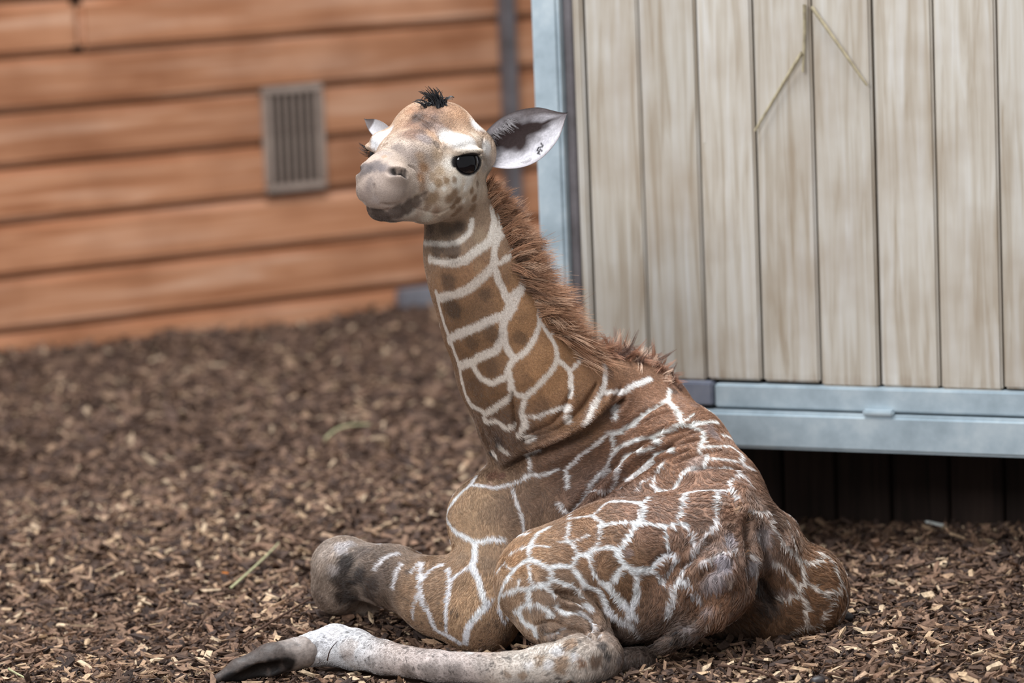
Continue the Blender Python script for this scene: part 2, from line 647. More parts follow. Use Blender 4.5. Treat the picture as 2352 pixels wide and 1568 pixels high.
def smooth_verts(V, Q, it=2, lam=0.5):
    e = np.concatenate([Q[:, [0, 1]], Q[:, [1, 2]], Q[:, [2, 3]], Q[:, [3, 0]]])
    n = len(V)
    cnt = np.bincount(e[:, 0], minlength=n) + np.bincount(e[:, 1], minlength=n)
    for _ in range(it):
        acc = np.zeros_like(V)
        for ax in range(3):
            acc[:, ax] = np.bincount(e[:, 0], V[e[:, 1], ax], n) + np.bincount(e[:, 1], V[e[:, 0], ax], n)
        V = V + lam * (acc / np.maximum(cnt, 1)[:, None] - V)
    return V


def vert_normals(V, Q):
    fn = np.cross(V[Q[:, 2]] - V[Q[:, 0]], V[Q[:, 3]] - V[Q[:, 1]])
    N = np.zeros_like(V)
    for c_ in range(4):
        for ax in range(3):
            N[:, ax] += np.bincount(Q[:, c_], fn[:, ax], len(V))
    return N / np.maximum(np.linalg.norm(N, axis=1), 1e-12)[:, None]


B = Field()
# trunk: back, ribs, chest
B.chain([(1440, 965, .47, 118), (1550, 1055, .37, 128), (1630, 1150, .28, 122), (1685, 1225, .20, 108)], .05)
B.chain([(1210, 1160, .37, 118), (1340, 1170, .36, 148), (1500, 1235, .30, 150), (1620, 1300, .21, 128)], .06)
B.chain([(1125, 1190, .31, 98), (1190, 1170, .33, 115)], .05)
# neck
B.chain([(1064, 520, .325, 88), (1078, 585, .325, 98), (1101, 650, .33, 107), (1139, 740, .335, 119), (1188, 848, .345, 134), (1258, 955, .37, 156), (1370, 1010, .43, 140)], .05)
B.chain([(1330, 860, .38, 70), (1420, 905, .44, 95)], .06)                   # crest of the neck into the withers
B.chain([(1430, 880, .46, 62), (1510, 930, .46, 70)], .04)                   # withers
# left (near) hind leg
B.chain([(1600, 1250, .14, 130), (1410, 1290, .09, 138), (1262, 1325, .05, 116)], .025)
B.chain([(1240, 1345, .03, 100), (1275, 1400, .01, 84), (1330, 1450, -.02, 64), (1372, 1498, -.05, 50)], .03)
B.chain([(1610, 1320, .10, 128), (1500, 1370, .07, 100), (1440, 1400, .05, 78)], .02)
hock = atz(1350, 1512, .048)
B.cap(atz(1372, 1508, .050), atz(1330, 1518, .045), .052, .050, .02)
mt = [(1330, 1518, .046, .050), (1250, 1530, .040, .041), (1170, 1540, .034, .035), (1000, 1530, .032, .0305), (880, 1510, .034, .033), (815, 1492, .038, .040), (770, 1482, .042, .041), (725, 1490, .040, .033), (680, 1500, .040, .032)]
for (a, b) in zip(mt[:-1], mt[1:]):
    B.cap(atz(a[0], a[1], a[2]), atz(b[0], b[1], b[2]), a[3], b[3], .015)
# right (far) haunch
B.chain([(1735, 1260, .20, 96), (1765, 1245, .27, 76)], .04)
B.chain([(1760, 1330, .22, 100), (1832, 1362, .26, 118)], .035)
B.chain([(1770, 1415, .20, 60), (1690, 1430, .24, 48), (1600, 1440, .27, 44)], .04)
# tucked right hind foot peeping out behind the near hock
B.chain([(1475, 1520, .02, 34), (1430, 1525, -.02, 36)], .01)
# tail
tail_pts = [(1700, 1140, .160, 30), (1712, 1200, .118, 28), (1714, 1280, .085, 28), (1690, 1360, .055, 28), (1640, 1415, .0, 28), (1580, 1452, -.02, 24), (1520, 1485, -.02, 18)]
B.chain(tail_pts, .02)
# left front leg: shoulder, elbow, forearm, folded knee and cannon
B.chain([(1175, 1220, .32, 110), (1130, 1330, .25, 95), (1105, 1415, .20, 84)], .045)
B.chain([(1100, 1415, .20, 84), (1010, 1372, .26, 84), (905, 1325, .33, 66), (800, 1306, .395, 66)], .035)
B.chain([(784, 1303, .40, 70), (775, 1345, .41, 60)], .02)
B.chain([(770, 1365, .43, 44), (880, 1392, .46, 32), (1000, 1430, .46, 32)], .02)
# right front leg, folded on the far side
B.chain([(1230, 1240, .48, 90), (1110, 1330, .50, 60), (1000, 1340, .56, 45)], .04)

# head: h forward, l towards the animal's left, n up
psi = math.radians(27)
h_ = np.array([-math.sin(psi), -math.cos(psi), 0.055])
h_ /= np.linalg.norm(h_)
l_ = np.array([math.cos(psi), -math.sin(psi), -0.03])
l_ -= h_ * (l_ @ h_)
l_ /= np.linalg.norm(l_)
n_up = np.cross(h_, l_)
n_up = n_up if n_up[2] > 0 else -n_up
HM = at(968, 367, .25)                                 # mid point between the eyes


def hd(f, l, n):
    """point in head space: metres forward, to the animal's left, up"""
    return HM + f * h_ + l * l_ + n * n_up


AX = (h_, l_, n_up)
B.ell(hd(-.065, 0, .024), AX, (.100, .102, .078), .012)         # brain case
B.ell(hd(-.045, 0, .068), AX, (.066, .068, .034), .05)         # crown
B.ell(hd(.015, 0, .010), AX, (.105, .078, .058), .03)            # forehead and bridge
B.cap(hd(.05, 0, -.004), hd(.150, 0, -.016), .056, .042, .03)   # bridge of the nose
B.ell(hd(.165, .003, -.040), AX, (.050, .052, .047), .03)          # muzzle
B.ell(hd(.184, .003, -.056), AX, (.038, .049, .034), .02)          # upper lip
B.cap(hd(.158, .014, -.088), hd(.158, -.012, -.088), .026, .024, .008)      # lower lip
for s_ in (1, -1):
    B.cap(hd(-.075, .062 * s_, -.078), hd(.05, .042 * s_, -.088), .050, .036, .03)   # jaw
    B.cap(hd(.05, .042 * s_, -.088), hd(.14, .018 * s_, -.092), .036, .025, .02)
    B.ell(hd(-.01, .070 * s_, -.042), AX, (.085, .042, .055), .03)                  # cheek
    B.ell(hd(.08, .034 * s_, -.052), AX, (.07, .032, .042), .03)
    B.ell(hd(-.012, .092 * s_, .036), AX, (.048, .026, .021), .022)                # brow
    B.ell(hd(-.09, .086 * s_, .012), AX, (.05, .034, .045), .03)                     # ear root
    B.ell(hd(.182, (.040 if s_ > 0 else .030) * s_, -.020), AX, (.026, .020, .018), .015)                # nostril wing
    B.ell(hd(-.055, .030 * s_, .086), AX, (.026, .022, .020), .04)                  # horn buds
B.cap(hd(-.06, 0, -.065), hd(.05, 0, -.08), .05, .035, .03)
# eyes: lids, then carved openings
EYES = []
for s_ in (1, -1):
    c_ = hd(-.008, .090 * s_, .000)
    ax_ = .82 * s_ * l_ + .52 * h_ + .02 * n_up
    ax_ /= np.linalg.norm(ax_)
    t1 = np.cross(n_up, ax_)
    t1 /= np.linalg.norm(t1)
    t2 = np.cross(ax_, t1)
    EYES.append((c_, ax_, t1, t2, s_))
    B.ell(c_, (ax_, t1, t2), (.038, .0445, .041), .014)
    B.ell(c_ + ax_ * .037 - t2 * .003, (ax_, t1, t2), (.022, .0335, .0250), .006, 's')
    B.ell(c_ + ax_ * .030 + t2 * .022, (ax_, t1, t2), (.014, .034, .0085), .008)        # upper lid
# nostrils
for s_ in (1, -1):
    B.cap(hd(.204, .040 * s_, -.010), hd(.172, .058 * s_, -.018), .0095, .0080, .006, 's')
# mouth slit
B.cap(hd(.245, 0, -.082), hd(.17, .050, -.080), .004, .004, .006, 's')
B.cap(hd(.17, .052, -.080), hd(.10, .066, -.062), .004, .003, .006, 's')
B.cap(hd(.245, 0, -.082), hd(.17, -.052, -.080), .004, .004, .006, 's')


def axis(lo, hi, flo, fhi, coarse, fine):
    return np.concatenate([np.arange(lo, flo, coarse), np.arange(flo, fhi, fine), np.arange(fhi, hi, coarse)])


COARSE, FINE = .0042, .0028
xs = axis(-.56, .80, -.36, .02, COARSE, FINE)
ys = axis(-.34, .72, .00, .44, COARSE, FINE)
zs = axis(-.03, 1.20, .86, 1.20, COARSE, FINE)
BV, BQ = B.mesh(xs, ys, zs)
BV = smooth_verts(BV, BQ, 3)
print('body', len(BV), round(time.time() - T0, 1))
# ---- the coat, in millimetres of the place itself
# folds of the skin: half width, depth (negative = ridge), points on the skin
FOLDS = [
    (13, 31.5, [(-34, 287, 369), (-21, 277, 374), (-3, 262, 381), (17, 247, 389), (36, 237, 396), (54, 231, 403), (73, 227, 410), (90, 226, 417), (106, 228, 423), (123, 232, 429), (138, 237, 434), (153, 245, 441), (169, 256, 452), (186, 271, 464), (201, 289, 474), (222, 315, 488), (236, 330, 499)]),
    (6, 10.5, [(-3, 218, 540), (-3, 222, 521), (-2, 228, 497), (-1, 232, 473), (1, 234, 454)]),
    (6, 10.5, [(88, 223, 429), (100, 224, 434), (118, 227, 441), (137, 234, 448), (153, 244, 456), (172, 258, 467), (188, 275, 480), (202, 295, 492), (218, 318, 509), (228, 333, 522)]),
    (6, 10.5, [(247, 312, 440), (260, 313, 448), (278, 313, 458), (295, 315, 466), (316, 317, 471), (332, 319, 473)]),
    (6, 10.5, [(273, 277, 413), (287, 272, 419), (308, 269, 428), (329, 270, 435), (355, 274, 439), (375, 281, 440)]),
    (7, -8.4, [(269, 288, 425), (282, 283, 430), (301, 279, 437), (320, 279, 443), (347, 282, 447), (367, 288, 449)]),
    (6, 10.5, [(290, 257, 392), (304, 253, 399), (325, 251, 407), (345, 252, 414), (372, 257, 418), (392, 265, 419)]),
    (9, 12.6, [(15, 232, 433), (28, 227, 437), (48, 222, 443), (70, 219, 450), (89, 220, 457), (105, 223, 466), (120, 228, 476), (134, 235, 487), (146, 244, 498), (159, 259, 513), (169, 276, 529), (176, 289, 540)]),
    (9, -10.5, [(23, 234, 416), (37, 228, 421), (56, 223, 428), (78, 221, 435), (97, 222, 443), (115, 225, 451), (133, 232, 460), (149, 240, 468), (164, 252, 477), (180, 270, 490), (194, 290, 504), (203, 304, 514)]),
    (9, 16.8, [(100, 222, 275), (112, 221, 288), (130, 222, 306), (148, 228, 323), (162, 236, 335), (177, 247, 347), (192, 261, 358), (207, 276, 368), (224, 289, 380), (241, 292, 393), (259, 284, 407), (275, 279, 419), (293, 277, 431), (309, 279, 440), (320, 283, 447)]),
    (8, 16.8, [(176, 220, 311), (192, 228, 324), (209, 240, 337), (226, 255, 349), (243, 270, 362), (262, 270, 377), (279, 262, 388), (298, 256, 399), (315, 254, 408), (327, 255, 414)]),
    (7, 12.6, [(208, 228, 326), (220, 236, 334), (238, 249, 345), (256, 260, 355), (273, 258, 365), (290, 251, 375), (307, 245, 384), (327, 241, 391), (348, 240, 397), (363, 241, 401)]),
    (8, -10.5, [(142, 217, 298), (156, 221, 312), (171, 229, 326), (186, 240, 338), (200, 252, 349), (214, 266, 359), (229, 279, 369), (244, 283, 380), (261, 276, 393), (280, 268, 405), (297, 265, 416), (309, 265, 422)]),
    (6, 10.5, [(228, 305, 433), (241, 313, 443), (259, 320, 457), (277, 326, 470), (299, 333, 480), (315, 341, 485)]),
    (6, 8.4, [(313, 256, 410), (326, 256, 416), (344, 260, 424), (360, 266, 430), (382, 276, 433), (399, 286, 434)]),
    (6, 8.4, [(334, 228, 377), (354, 227, 385), (380, 229, 393), (400, 233, 396), (422, 241, 397), (437, 252, 396)]),
    (6, 8.4, [(369, 202, 366), (382, 200, 367), (400, 199, 369), (419, 200, 369), (438, 203, 367), (457, 209, 363), (470, 217, 359)]),
    (7, 10.5, [(120, 244, 536), (116, 238, 523), (109, 230, 506), (98, 224, 489), (80, 220, 472), (59, 219, 462), (33, 223, 452), (15, 230, 445)]),
    (7, 23.4, [(67, -63, 173), (85, -60, 166), (105, -57, 156), (127, -56, 138), (137, -57, 128), (146, -61, 116), (155, -68, 97)]),
    (6, 18.2, [(66, -69, 143), (94, -67, 138), (109, -66, 133), (122, -66, 126), (134, -68, 116), (144, -71, 104), (149, -138, 101), (153, -162, 92)]),
    (6, 15.6, [(128, -44, 171), (139, -40, 161), (152, -36, 147), (161, -32, 133), (168, -31, 119), (171, -37, 104), (172, -50, 92)]),
    (6, 15.6, [(39, -56, 79), (54, -66, 85), (72, -74, 90), (87, -78, 94), (103, -81, 95), (118, -83, 92), (131, -145, 100), (155, -166, 89)]),
    (6, 10.4, [(24, -57, 103), (52, -70, 109), (69, -74, 106), (83, -77, 103)]),
    (7, -13, [(95, -64, 145), (109, -62, 141), (127, -60, 133), (139, -61, 122), (148, -65, 108), (155, -73, 90)]),
    (7, 15.6, [(181, -22, 91), (189, -3, 64)]),
    (13, 18.7, [(478, 100, 287), (472, 86, 270), (467, 74, 246), (467, 61, 226), (469, 49, 205), (472, 44, 183), (475, 43, 160), (477, 51, 131)]),
    (18, 17, [(533, 165, 278), (547, 159, 258), (555, 155, 241), (561, 154, 227)]),
    (14, -10.2, [(464, 138, 327), (466, 124, 311), (468, 102, 292), (465, 86, 275), (460, 75, 257), (456, 61, 242), (452, 46, 227), (452, 31, 209), (452, 23, 193)]),
    (10, 8.5, [(500, 110, 264), (501, 107, 251), (502, 105, 232), (504, 104, 213), (505, 105, 196), (508, 108, 179), (513, 114, 159), (520, 120, 141), (529, 127, 120), (537, 133, 101), (543, 137, 88)]),
    (16, 20.4, [(497, 110, 145), (507, 123, 116), (514, 130, 97), (520, 134, 82)]),
    (9, 10.2, [(331, -5, 196), (342, -2, 206), (357, 3, 219), (375, 10, 235), (391, 21, 247), (404, 30, 255)]),
    (9, 8.5, [(359, -12, 171), (380, -9, 190), (401, -7, 194), (421, 2, 196), (432, 14, 209)]),
    (9, 10.2, [(294, -15, 169), (310, -7, 192), (327, -4, 202), (341, -1, 208)]),
    (10, 10.2, [(338, -14, 142), (347, -11, 123), (352, -15, 103), (342, -31, 92), (330, -39, 84)]),
    (9, 8.5, [(263, -22, 205), (273, -17, 214), (286, -10, 224), (312, 1, 231)]),
    (20, -13.6, [(414, 5, 211), (416, -1, 197), (418, -5, 177), (419, -5, 162)]),
    (2.6, 3.5, [(-135, 195, 1083), (-127, 182, 1064)]),
    (2.6, 3.5, [(-119, 205, 1086), (-115, 182, 1065)]),
    (2.6, 3.2, [(-108, 210, 1088), (-103, 178, 1070)]),
    (2.6, 3.5, [(-144, 174, 1074), (-134, 170, 1056)]),
    (3, 4, [(-254, 164, 1068), (-243, 192, 1083)]),
    (3, 4.8, [(-54, 206, 1038), (-42, 247, 1052), (-49, 246, 1071)]),
    (3.2, 4.8, [(-61, 237, 942), (-57, 236, 962), (-54, 243, 983), (-58, 208, 1003)]),
    (2.8, 3.2, [(-196, 101, 949), (-170, 128, 938), (-155, 142, 932), (-139, 154, 929), (-118, 170, 937), (-102, 181, 945)]),
    (3, 4, [(-42, 263, 1074), (-44, 246, 1059), (-45, 243, 1038), (-40, 255, 1019), (-35, 272, 1003)]),
    (3, 4, [(-26, 294, 1065), (-25, 277, 1051), (-25, 275, 1035)]),
    (3, 4, [(-180, 231, 1119), (-164, 216, 1110), (-146, 199, 1093)]),
    (3, 4, [(-171, 237, 1125), (-155, 225, 1118), (-132, 214, 1105)]),
    (3, 4, [(-206, 237, 1110), (-182, 235, 1121)]),
    (2.6, 4, [(-267, 49, 1007), (-265, 44, 985), (-260, 49, 968)]),
    (3, 4.8, [(-174, 116, 1001), (-182, 117, 1024), (-197, 102, 1035)]),
    (5, 8.5, [(-167, 277, 818), (-151, 257, 819), (-133, 242, 819), (-106, 232, 827)]),
    (10, 13.6, [(-369, 323, 122), (-358, 322, 110), (-345, 325, 95), (-329, 318, 88), (-316, 308, 85)]),
    (7, 8.5, [(-426, 49, 57), (-423, 45, 39)]),
]

# pale lines between the patches: half width, points on the skin
LINES = [
    (5.5, [(-74, 244, 903), (-80, 241, 877), (-101, 237, 860), (-115, 239, 856), (-131, 246, 854), (-156, 267, 854), (-177, 319, 851)]),
    (9.3, [(-32, 282, 919), (-28, 278, 897), (-30, 263, 878), (-37, 249, 859), (-50, 239, 849), (-65, 232, 840), (-88, 228, 823), (-104, 230, 818), (-122, 239, 816), (-144, 258, 817), (-163, 276, 820)]),
    (7.2, [(-17, 303, 901), (-15, 287, 884), (-23, 260, 861), (-27, 250, 845), (-30, 243, 830), (-29, 239, 816)]),
    (9.3, [(-29, 240, 819), (-37, 233, 802), (-47, 228, 792), (-60, 225, 781), (-73, 225, 770), (-87, 227, 760), (-102, 231, 753), (-117, 239, 748), (-134, 252, 743), (-147, 268, 738)]),
    (3.8, [(-4, 299, 873), (-14, 271, 863), (-24, 255, 851)]),
    (5.5, [(11, 287, 831), (-10, 251, 815), (-29, 237, 808)]),
    (7.6, [(-30, 236, 801), (-23, 234, 775), (-16, 234, 760), (-6, 234, 737), (9, 243, 743), (27, 267, 761), (31, 288, 781)]),
    (9.3, [(-6, 234, 737), (-1, 232, 722), (-11, 224, 705), (-25, 221, 700), (-41, 220, 695), (-56, 221, 688), (-71, 225, 681), (-98, 238, 669), (-125, 266, 655), (-133, 283, 645)]),
    (8.9, [(-11, 224, 705), (-18, 220, 680), (-20, 219, 657), (-36, 221, 631), (-51, 225, 623), (-67, 232, 616), (-89, 249, 603), (-113, 280, 592)]),
    (6.4, [(28, 266, 758), (19, 249, 741), (8, 235, 721), (-6, 224, 697)]),
    (6.8, [(-18, 219, 665), (-15, 220, 649), (-10, 220, 631), (4, 218, 611)]),
    (5.9, [(58, 282, 724), (59, 270, 706), (59, 259, 682), (54, 248, 664), (46, 238, 648), (35, 229, 634), (23, 222, 621), (0, 218, 608), (-10, 217, 590)]),
    (5.7, [(59, 259, 682), (67, 262, 670), (76, 264, 654), (89, 262, 632), (92, 256, 616), (91, 248, 600), (84, 239, 586), (73, 230, 573), (60, 224, 561), (46, 220, 549), (23, 218, 532), (1, 219, 540), (-7, 215, 567), (-10, 217, 590)]),
    (2.8, [(90, 293, 665), (82, 267, 650)]),
    (6.3, [(-10, 217, 590), (-16, 217, 575), (-30, 220, 567), (-46, 227, 561), (-68, 238, 570), (-82, 246, 592), (-90, 250, 601)]),
    (6.8, [(-7, 215, 567), (-7, 223, 536), (-18, 225, 524), (-33, 234, 513), (-49, 247, 501), (-64, 263, 494), (-90, 285, 507), (-97, 286, 518)]),
    (6, [(-113, 280, 592), (-110, 287, 564), (-107, 288, 549), (-104, 289, 533), (-94, 293, 505)]),
    (5.5, [(-155, 275, 749), (-152, 277, 734), (-149, 282, 713), (-144, 284, 694), (-139, 282, 676), (-134, 278, 660), (-129, 275, 646), (-124, 277, 628), (-119, 281, 611), (-113, 280, 592)]),
    (5.1, [(-64, 263, 494), (-65, 279, 473), (-42, 255, 476), (-21, 244, 461), (-3, 238, 469)]),
    (5.9, [(23, 218, 532), (16, 222, 505), (14, 225, 490), (19, 225, 471), (5, 234, 447)]),
    (3, [(16, 224, 490), (40, 221, 487), (55, 220, 491), (70, 221, 496), (87, 224, 501), (100, 232, 504)]),
    (5.9, [(91, 248, 600), (104, 256, 591), (118, 261, 574), (119, 250, 549), (116, 246, 524)]),
    (3.4, [(118, 261, 574), (138, 289, 588), (149, 318, 606)]),
    (9.3, [(108, 236, 499), (109, 235, 499)]),
    (9.3, [(109, 232, 478), (110, 234, 476)]),
    (9.3, [(25, 237, 439), (31, 237, 437)]),
    (6, [(188, 345, 589), (194, 326, 565), (193, 313, 549), (189, 298, 532), (177, 277, 515), (164, 258, 497), (152, 237, 478), (143, 229, 461)]),
    (5.6, [(192, 295, 520), (207, 310, 517), (227, 330, 514), (254, 354, 524), (274, 369, 528), (290, 382, 532)]),
    (5.6, [(211, 336, 483), (209, 299, 462)]),
    (6.4, [(-37, 272, 419), (-23, 264, 407)]),
    (8.6, [(-50, 301, 400), (-47, 298, 398)]),
    (4.1, [(190, 275, 434), (175, 265, 422), (156, 255, 411), (136, 249, 399), (117, 249, 383), (103, 251, 370)]),
    (4.6, [(190, 275, 434), (210, 292, 433), (226, 305, 436), (243, 323, 441), (256, 327, 451), (269, 331, 461), (284, 336, 469), (300, 341, 477), (326, 354, 489)]),
    (4.2, [(326, 354, 489), (331, 390, 507)]),
    (5.4, [(326, 350, 487), (341, 315, 471), (349, 278, 453)]),
    (2.6, [(349, 278, 453), (376, 311, 462)]),
    (3.9, [(349, 276, 452), (327, 274, 440), (310, 276, 433), (291, 286, 424), (272, 289, 420), (253, 296, 416), (238, 300, 410), (224, 298, 404), (199, 285, 390)]),
    (4.6, [(199, 283, 431), (202, 287, 411), (202, 286, 389)]),
    (2.6, [(199, 285, 390), (188, 274, 366), (177, 263, 357), (165, 252, 348), (145, 238, 330)]),
    (4.1, [(351, 277, 451), (374, 284, 438), (389, 285, 429), (393, 259, 414)]),
    (3.5, [(370, 284, 443), (396, 300, 446), (426, 339, 442)]),
    (8.8, [(291, 289, 413), (294, 258, 418)]),
    (5.2, [(281, 263, 401), (252, 277, 393), (239, 305, 381), (227, 302, 373), (210, 264, 363), (203, 246, 343)]),
    (5.7, [(325, 252, 399), (300, 274, 388), (280, 265, 373), (268, 270, 361), (254, 269, 350), (229, 263, 337)]),
    (4.1, [(305, 243, 372), (292, 244, 357)]),
    (3.6, [(393, 259, 414), (383, 244, 404), (385, 236, 393), (396, 223, 389), (389, 205, 371)]),
    (2.6, [(386, 244, 404), (401, 247, 404), (420, 254, 403), (450, 279, 398)]),
    (4.3, [(450, 279, 398), (470, 268, 382), (470, 232, 369), (493, 245, 353)]),
    (2.9, [(434, 305, 420), (454, 339, 407)]),
    (2.6, [(396, 218, 385), (410, 217, 384), (427, 218, 382), (445, 223, 378), (459, 229, 374)]),
    (2.3, [(370, 205, 367), (385, 206, 367), (405, 205, 366), (427, 207, 364), (447, 212, 361), (467, 198, 348)]),
    (4.3, [(370, 205, 369), (349, 206, 360), (335, 202, 343), (327, 195, 327)]),
    (3.5, [(327, 195, 327), (314, 200, 323), (289, 212, 322)]),
    (3.5, [(267, 107, 328), (250, 71, 322), (225, 73, 326), (205, 72, 327), (188, 73, 327)]),
    (2.8, [(288, 239, 347), (282, 227, 333), (291, 214, 324)]),
    (1.8, [(281, 241, 345), (262, 236, 338), (247, 219, 323)]),
    (3.3, [(327, 193, 326)]),
    (3.2, [(341, 109, 331), (366, 119, 333), (385, 125, 333), (406, 144, 329), (428, 153, 328), (444, 146, 329)]),
    (4, [(341, 109, 331), (333, 64, 313), (327, 45, 300), (322, 33, 289)]),
    (4.2, [(252, 71, 322), (253, 41, 310), (245, 18, 297), (235, 10, 294)]),
    (3.4, [(185, 5, 295), (210, 7, 297), (225, 10, 297), (240, 14, 295), (267, 18, 289), (282, 20, 286), (297, 23, 284), (315, 28, 285), (330, 32, 286), (345, 27, 273), (359, 24, 263)]),
    (4.2, [(234, 8, 292), (223, -12, 273), (207, -25, 256)]),
    (3.9, [(297, 21, 282), (297, 7, 261), (301, 3, 234), (292, 2, 227)]),
    (4.2, [(408, 132, 328), (404, 96, 320), (401, 71, 306), (402, 55, 290), (401, 43, 276), (379, 26, 259)]),
    (4.2, [(359, 24, 263), (355, 12, 240), (352, 11, 215)]),
    (5.4, [(207, -25, 256), (194, -31, 245), (201, -36, 228), (213, -37, 213), (237, -32, 203), (260, -21, 202), (281, -5, 219), (302, 5, 228), (322, 0, 218)]),
    (3.7, [(182, -28, 253), (197, -30, 247)]),
    (4.1, [(203, -39, 211), (187, -41, 192), (179, -40, 177)]),
    (5.4, [(232, -34, 201), (234, -32, 180), (236, -25, 153)]),
    (2.7, [(352, 11, 215), (336, 10, 196), (328, -7, 185), (320, -11, 173), (304, -16, 159)]),
    (2.5, [(446, 31, 228), (417, 11, 225), (403, 1, 222), (389, -2, 216), (366, -2, 207)]),
    (5.4, [(179, -39, 174), (198, -32, 151), (208, -25, 137), (218, -22, 123), (232, -19, 99)]),
    (7.1, [(177, -22, 117), (197, -18, 97), (213, -17, 87), (226, -14, 77)]),
    (4.9, [(304, -16, 159), (308, -19, 131), (297, -17, 103)]),
    (6.6, [(236, -25, 153), (231, -23, 139), (225, -22, 123), (217, -21, 107)]),
    (3.1, [(346, -11, 143), (363, -11, 138)]),
    (4.1, [(525, 173, 269), (522, 132, 259), (534, 127, 233), (552, 136, 210), (565, 147, 196), (576, 160, 184)]),
    (4.8, [(557, 189, 254)]),
    (2.9, [(581, 243, 224)]),
    (2.8, [(567, 172, 223), (574, 168, 203), (576, 160, 184)]),
    (4.3, [(576, 160, 184), (586, 166, 161), (587, 160, 146), (586, 154, 130), (576, 146, 109)]),
    (3.8, [(524, 116, 182), (547, 130, 165), (557, 136, 149), (565, 142, 133), (578, 147, 116)]),
    (4.3, [(576, 146, 109), (569, 143, 102), (549, 138, 98), (531, 142, 98)]),
    (4.3, [(578, 164, 180), (605, 186, 162), (625, 205, 162), (632, 230, 170)]),
    (3.7, [(627, 231, 172), (649, 224, 157), (660, 206, 134), (669, 204, 114), (662, 187, 94), (648, 173, 74), (638, 168, 62), (629, 166, 50), (621, 169, 34)]),
    (3.3, [(586, 153, 128), (607, 159, 115), (627, 164, 97), (635, 166, 89)]),
    (3.2, [(627, 164, 97), (651, 178, 99), (665, 191, 95)]),
    (4.4, [(585, 148, 97), (590, 152, 70), (591, 157, 49), (592, 164, 31)]),
    (3.6, [(592, 164, 31), (571, 160, 25), (553, 165, 9), (547, 204, -15)]),
    (3, [(592, 164, 31), (610, 169, 28)]),
    (2.7, [(669, 204, 114), (680, 214, 95), (686, 227, 69), (677, 215, 49), (668, 215, 30)]),
    (2.1, [(485, 61, 195), (487, 65, 170), (486, 79, 149), (487, 128, 124)]),
    (2.1, [(464, 75, 221), (473, 65, 207), (490, 66, 196)]),
    (4.8, [(-85, 322, 348), (-99, 285, 336), (-114, 282, 325), (-125, 281, 315), (-136, 285, 303), (-148, 298, 282), (-150, 293, 265), (-141, 265, 248), (-121, 235, 237), (-95, 210, 228)]),
    (3.7, [(-99, 285, 336), (-68, 262, 335), (-46, 253, 334), (-20, 252, 340), (7, 254, 347), (24, 257, 357), (52, 253, 358), (80, 250, 365)]),
    (4.7, [(-95, 210, 228), (-82, 206, 231), (-65, 203, 234), (-35, 202, 233)]),
    (4.7, [(-5, 55, 263), (11, 34, 272)]),
    (3.3, [(-11, 244, 332), (-6, 232, 315), (1, 221, 289), (5, 216, 268), (10, 213, 242)]),
    (6.8, [(-95, 210, 228), (-96, 198, 212), (-98, 185, 195), (-104, 178, 182)]),
    (3.5, [(-108, 180, 182), (-129, 184, 168), (-146, 181, 153), (-150, 172, 140), (-153, 163, 126), (-157, 150, 99)]),
    (3.8, [(-151, 202, 169), (-146, 184, 156)]),
    (6.2, [(-100, 176, 182), (-90, 160, 162), (-83, 143, 139), (-77, 131, 119)]),
    (3.7, [(99, 252, 364), (102, 251, 345), (101, 240, 328)]),
    (3.8, [(87, 229, 297), (97, 224, 282)]),
    (3.8, [(101, 71, 300)]),
    (3.7, [(191, 276, 356), (179, 264, 351), (164, 250, 343), (153, 243, 333), (144, 239, 321), (134, 236, 308), (124, 235, 294), (105, 232, 277)]),
    (3.6, [(98, 55, 298)]),
    (2.3, [(201, 245, 333), (193, 241, 323), (172, 221, 323), (152, 243, 318)]),
    (3.5, [(205, 250, 357), (205, 248, 338), (193, 241, 323)]),
    (4.3, [(57, 38, 284), (33, 19, 276), (20, -7, 261), (15, -23, 248), (15, -35, 236)]),
    (2.5, [(16, -13, 255), (-6, -6, 247), (-23, 0, 236)]),
    (2.1, [(19, -13, 257), (34, -17, 259), (54, -21, 257)]),
    (4, [(15, -35, 236), (-8, -34, 220), (-23, -30, 205), (-36, -22, 185), (-44, -11, 163), (-49, 15, 139)]),
    (4.1, [(-50, 130, 99)]),
    (2.2, [(-35, -1, 220), (-48, 16, 204)]),
    (2, [(-31, -10, 218), (-19, -28, 214)]),
    (4.3, [(15, -35, 236), (34, -45, 230), (54, -53, 218), (59, -53, 216)]),
    (4.1, [(54, -53, 218), (76, -46, 223), (97, -43, 219), (105, -39, 226), (115, -31, 240)]),
    (3, [(98, 35, 293), (97, 7, 279), (92, -10, 266), (106, -17, 260), (113, -28, 245)]),
    (1.8, [(78, -12, 264), (96, -11, 265), (118, -10, 269), (136, -7, 275)]),
    (4, [(115, -31, 240), (134, -31, 241), (146, -27, 249), (162, -28, 251), (186, -28, 252), (200, -29, 249)]),
    (2.2, [(98, 50, 297), (120, 44, 303), (148, 37, 309), (163, 48, 317), (176, 65, 324), (195, 82, 328), (223, 75, 326), (240, 76, 325), (254, 77, 324)]),
    (3.4, [(149, 33, 307), (163, 14, 299), (170, 3, 292), (192, 6, 296), (219, 10, 297), (246, 14, 293)]),
    (3.6, [(253, 71, 322), (249, 43, 312), (245, 22, 300)]),
    (2.7, [(163, 8, 295), (160, -10, 277), (155, -25, 254)]),
    (3.6, [(241, 10, 292), (221, -11, 274), (206, -25, 257)]),
    (4.2, [(59, -53, 216), (56, -59, 197), (51, -61, 186), (29, -60, 185), (16, -58, 178)]),
    (2.7, [(13, -41, 226), (17, -52, 210), (24, -59, 189)]),
    (3.4, [(16, -58, 178), (-6, -50, 179), (-22, -39, 173), (-42, -14, 161)]),
    (2.4, [(-5, -47, 195), (-6, -50, 179)]),
    (2.5, [(-60, 136, 121)]),
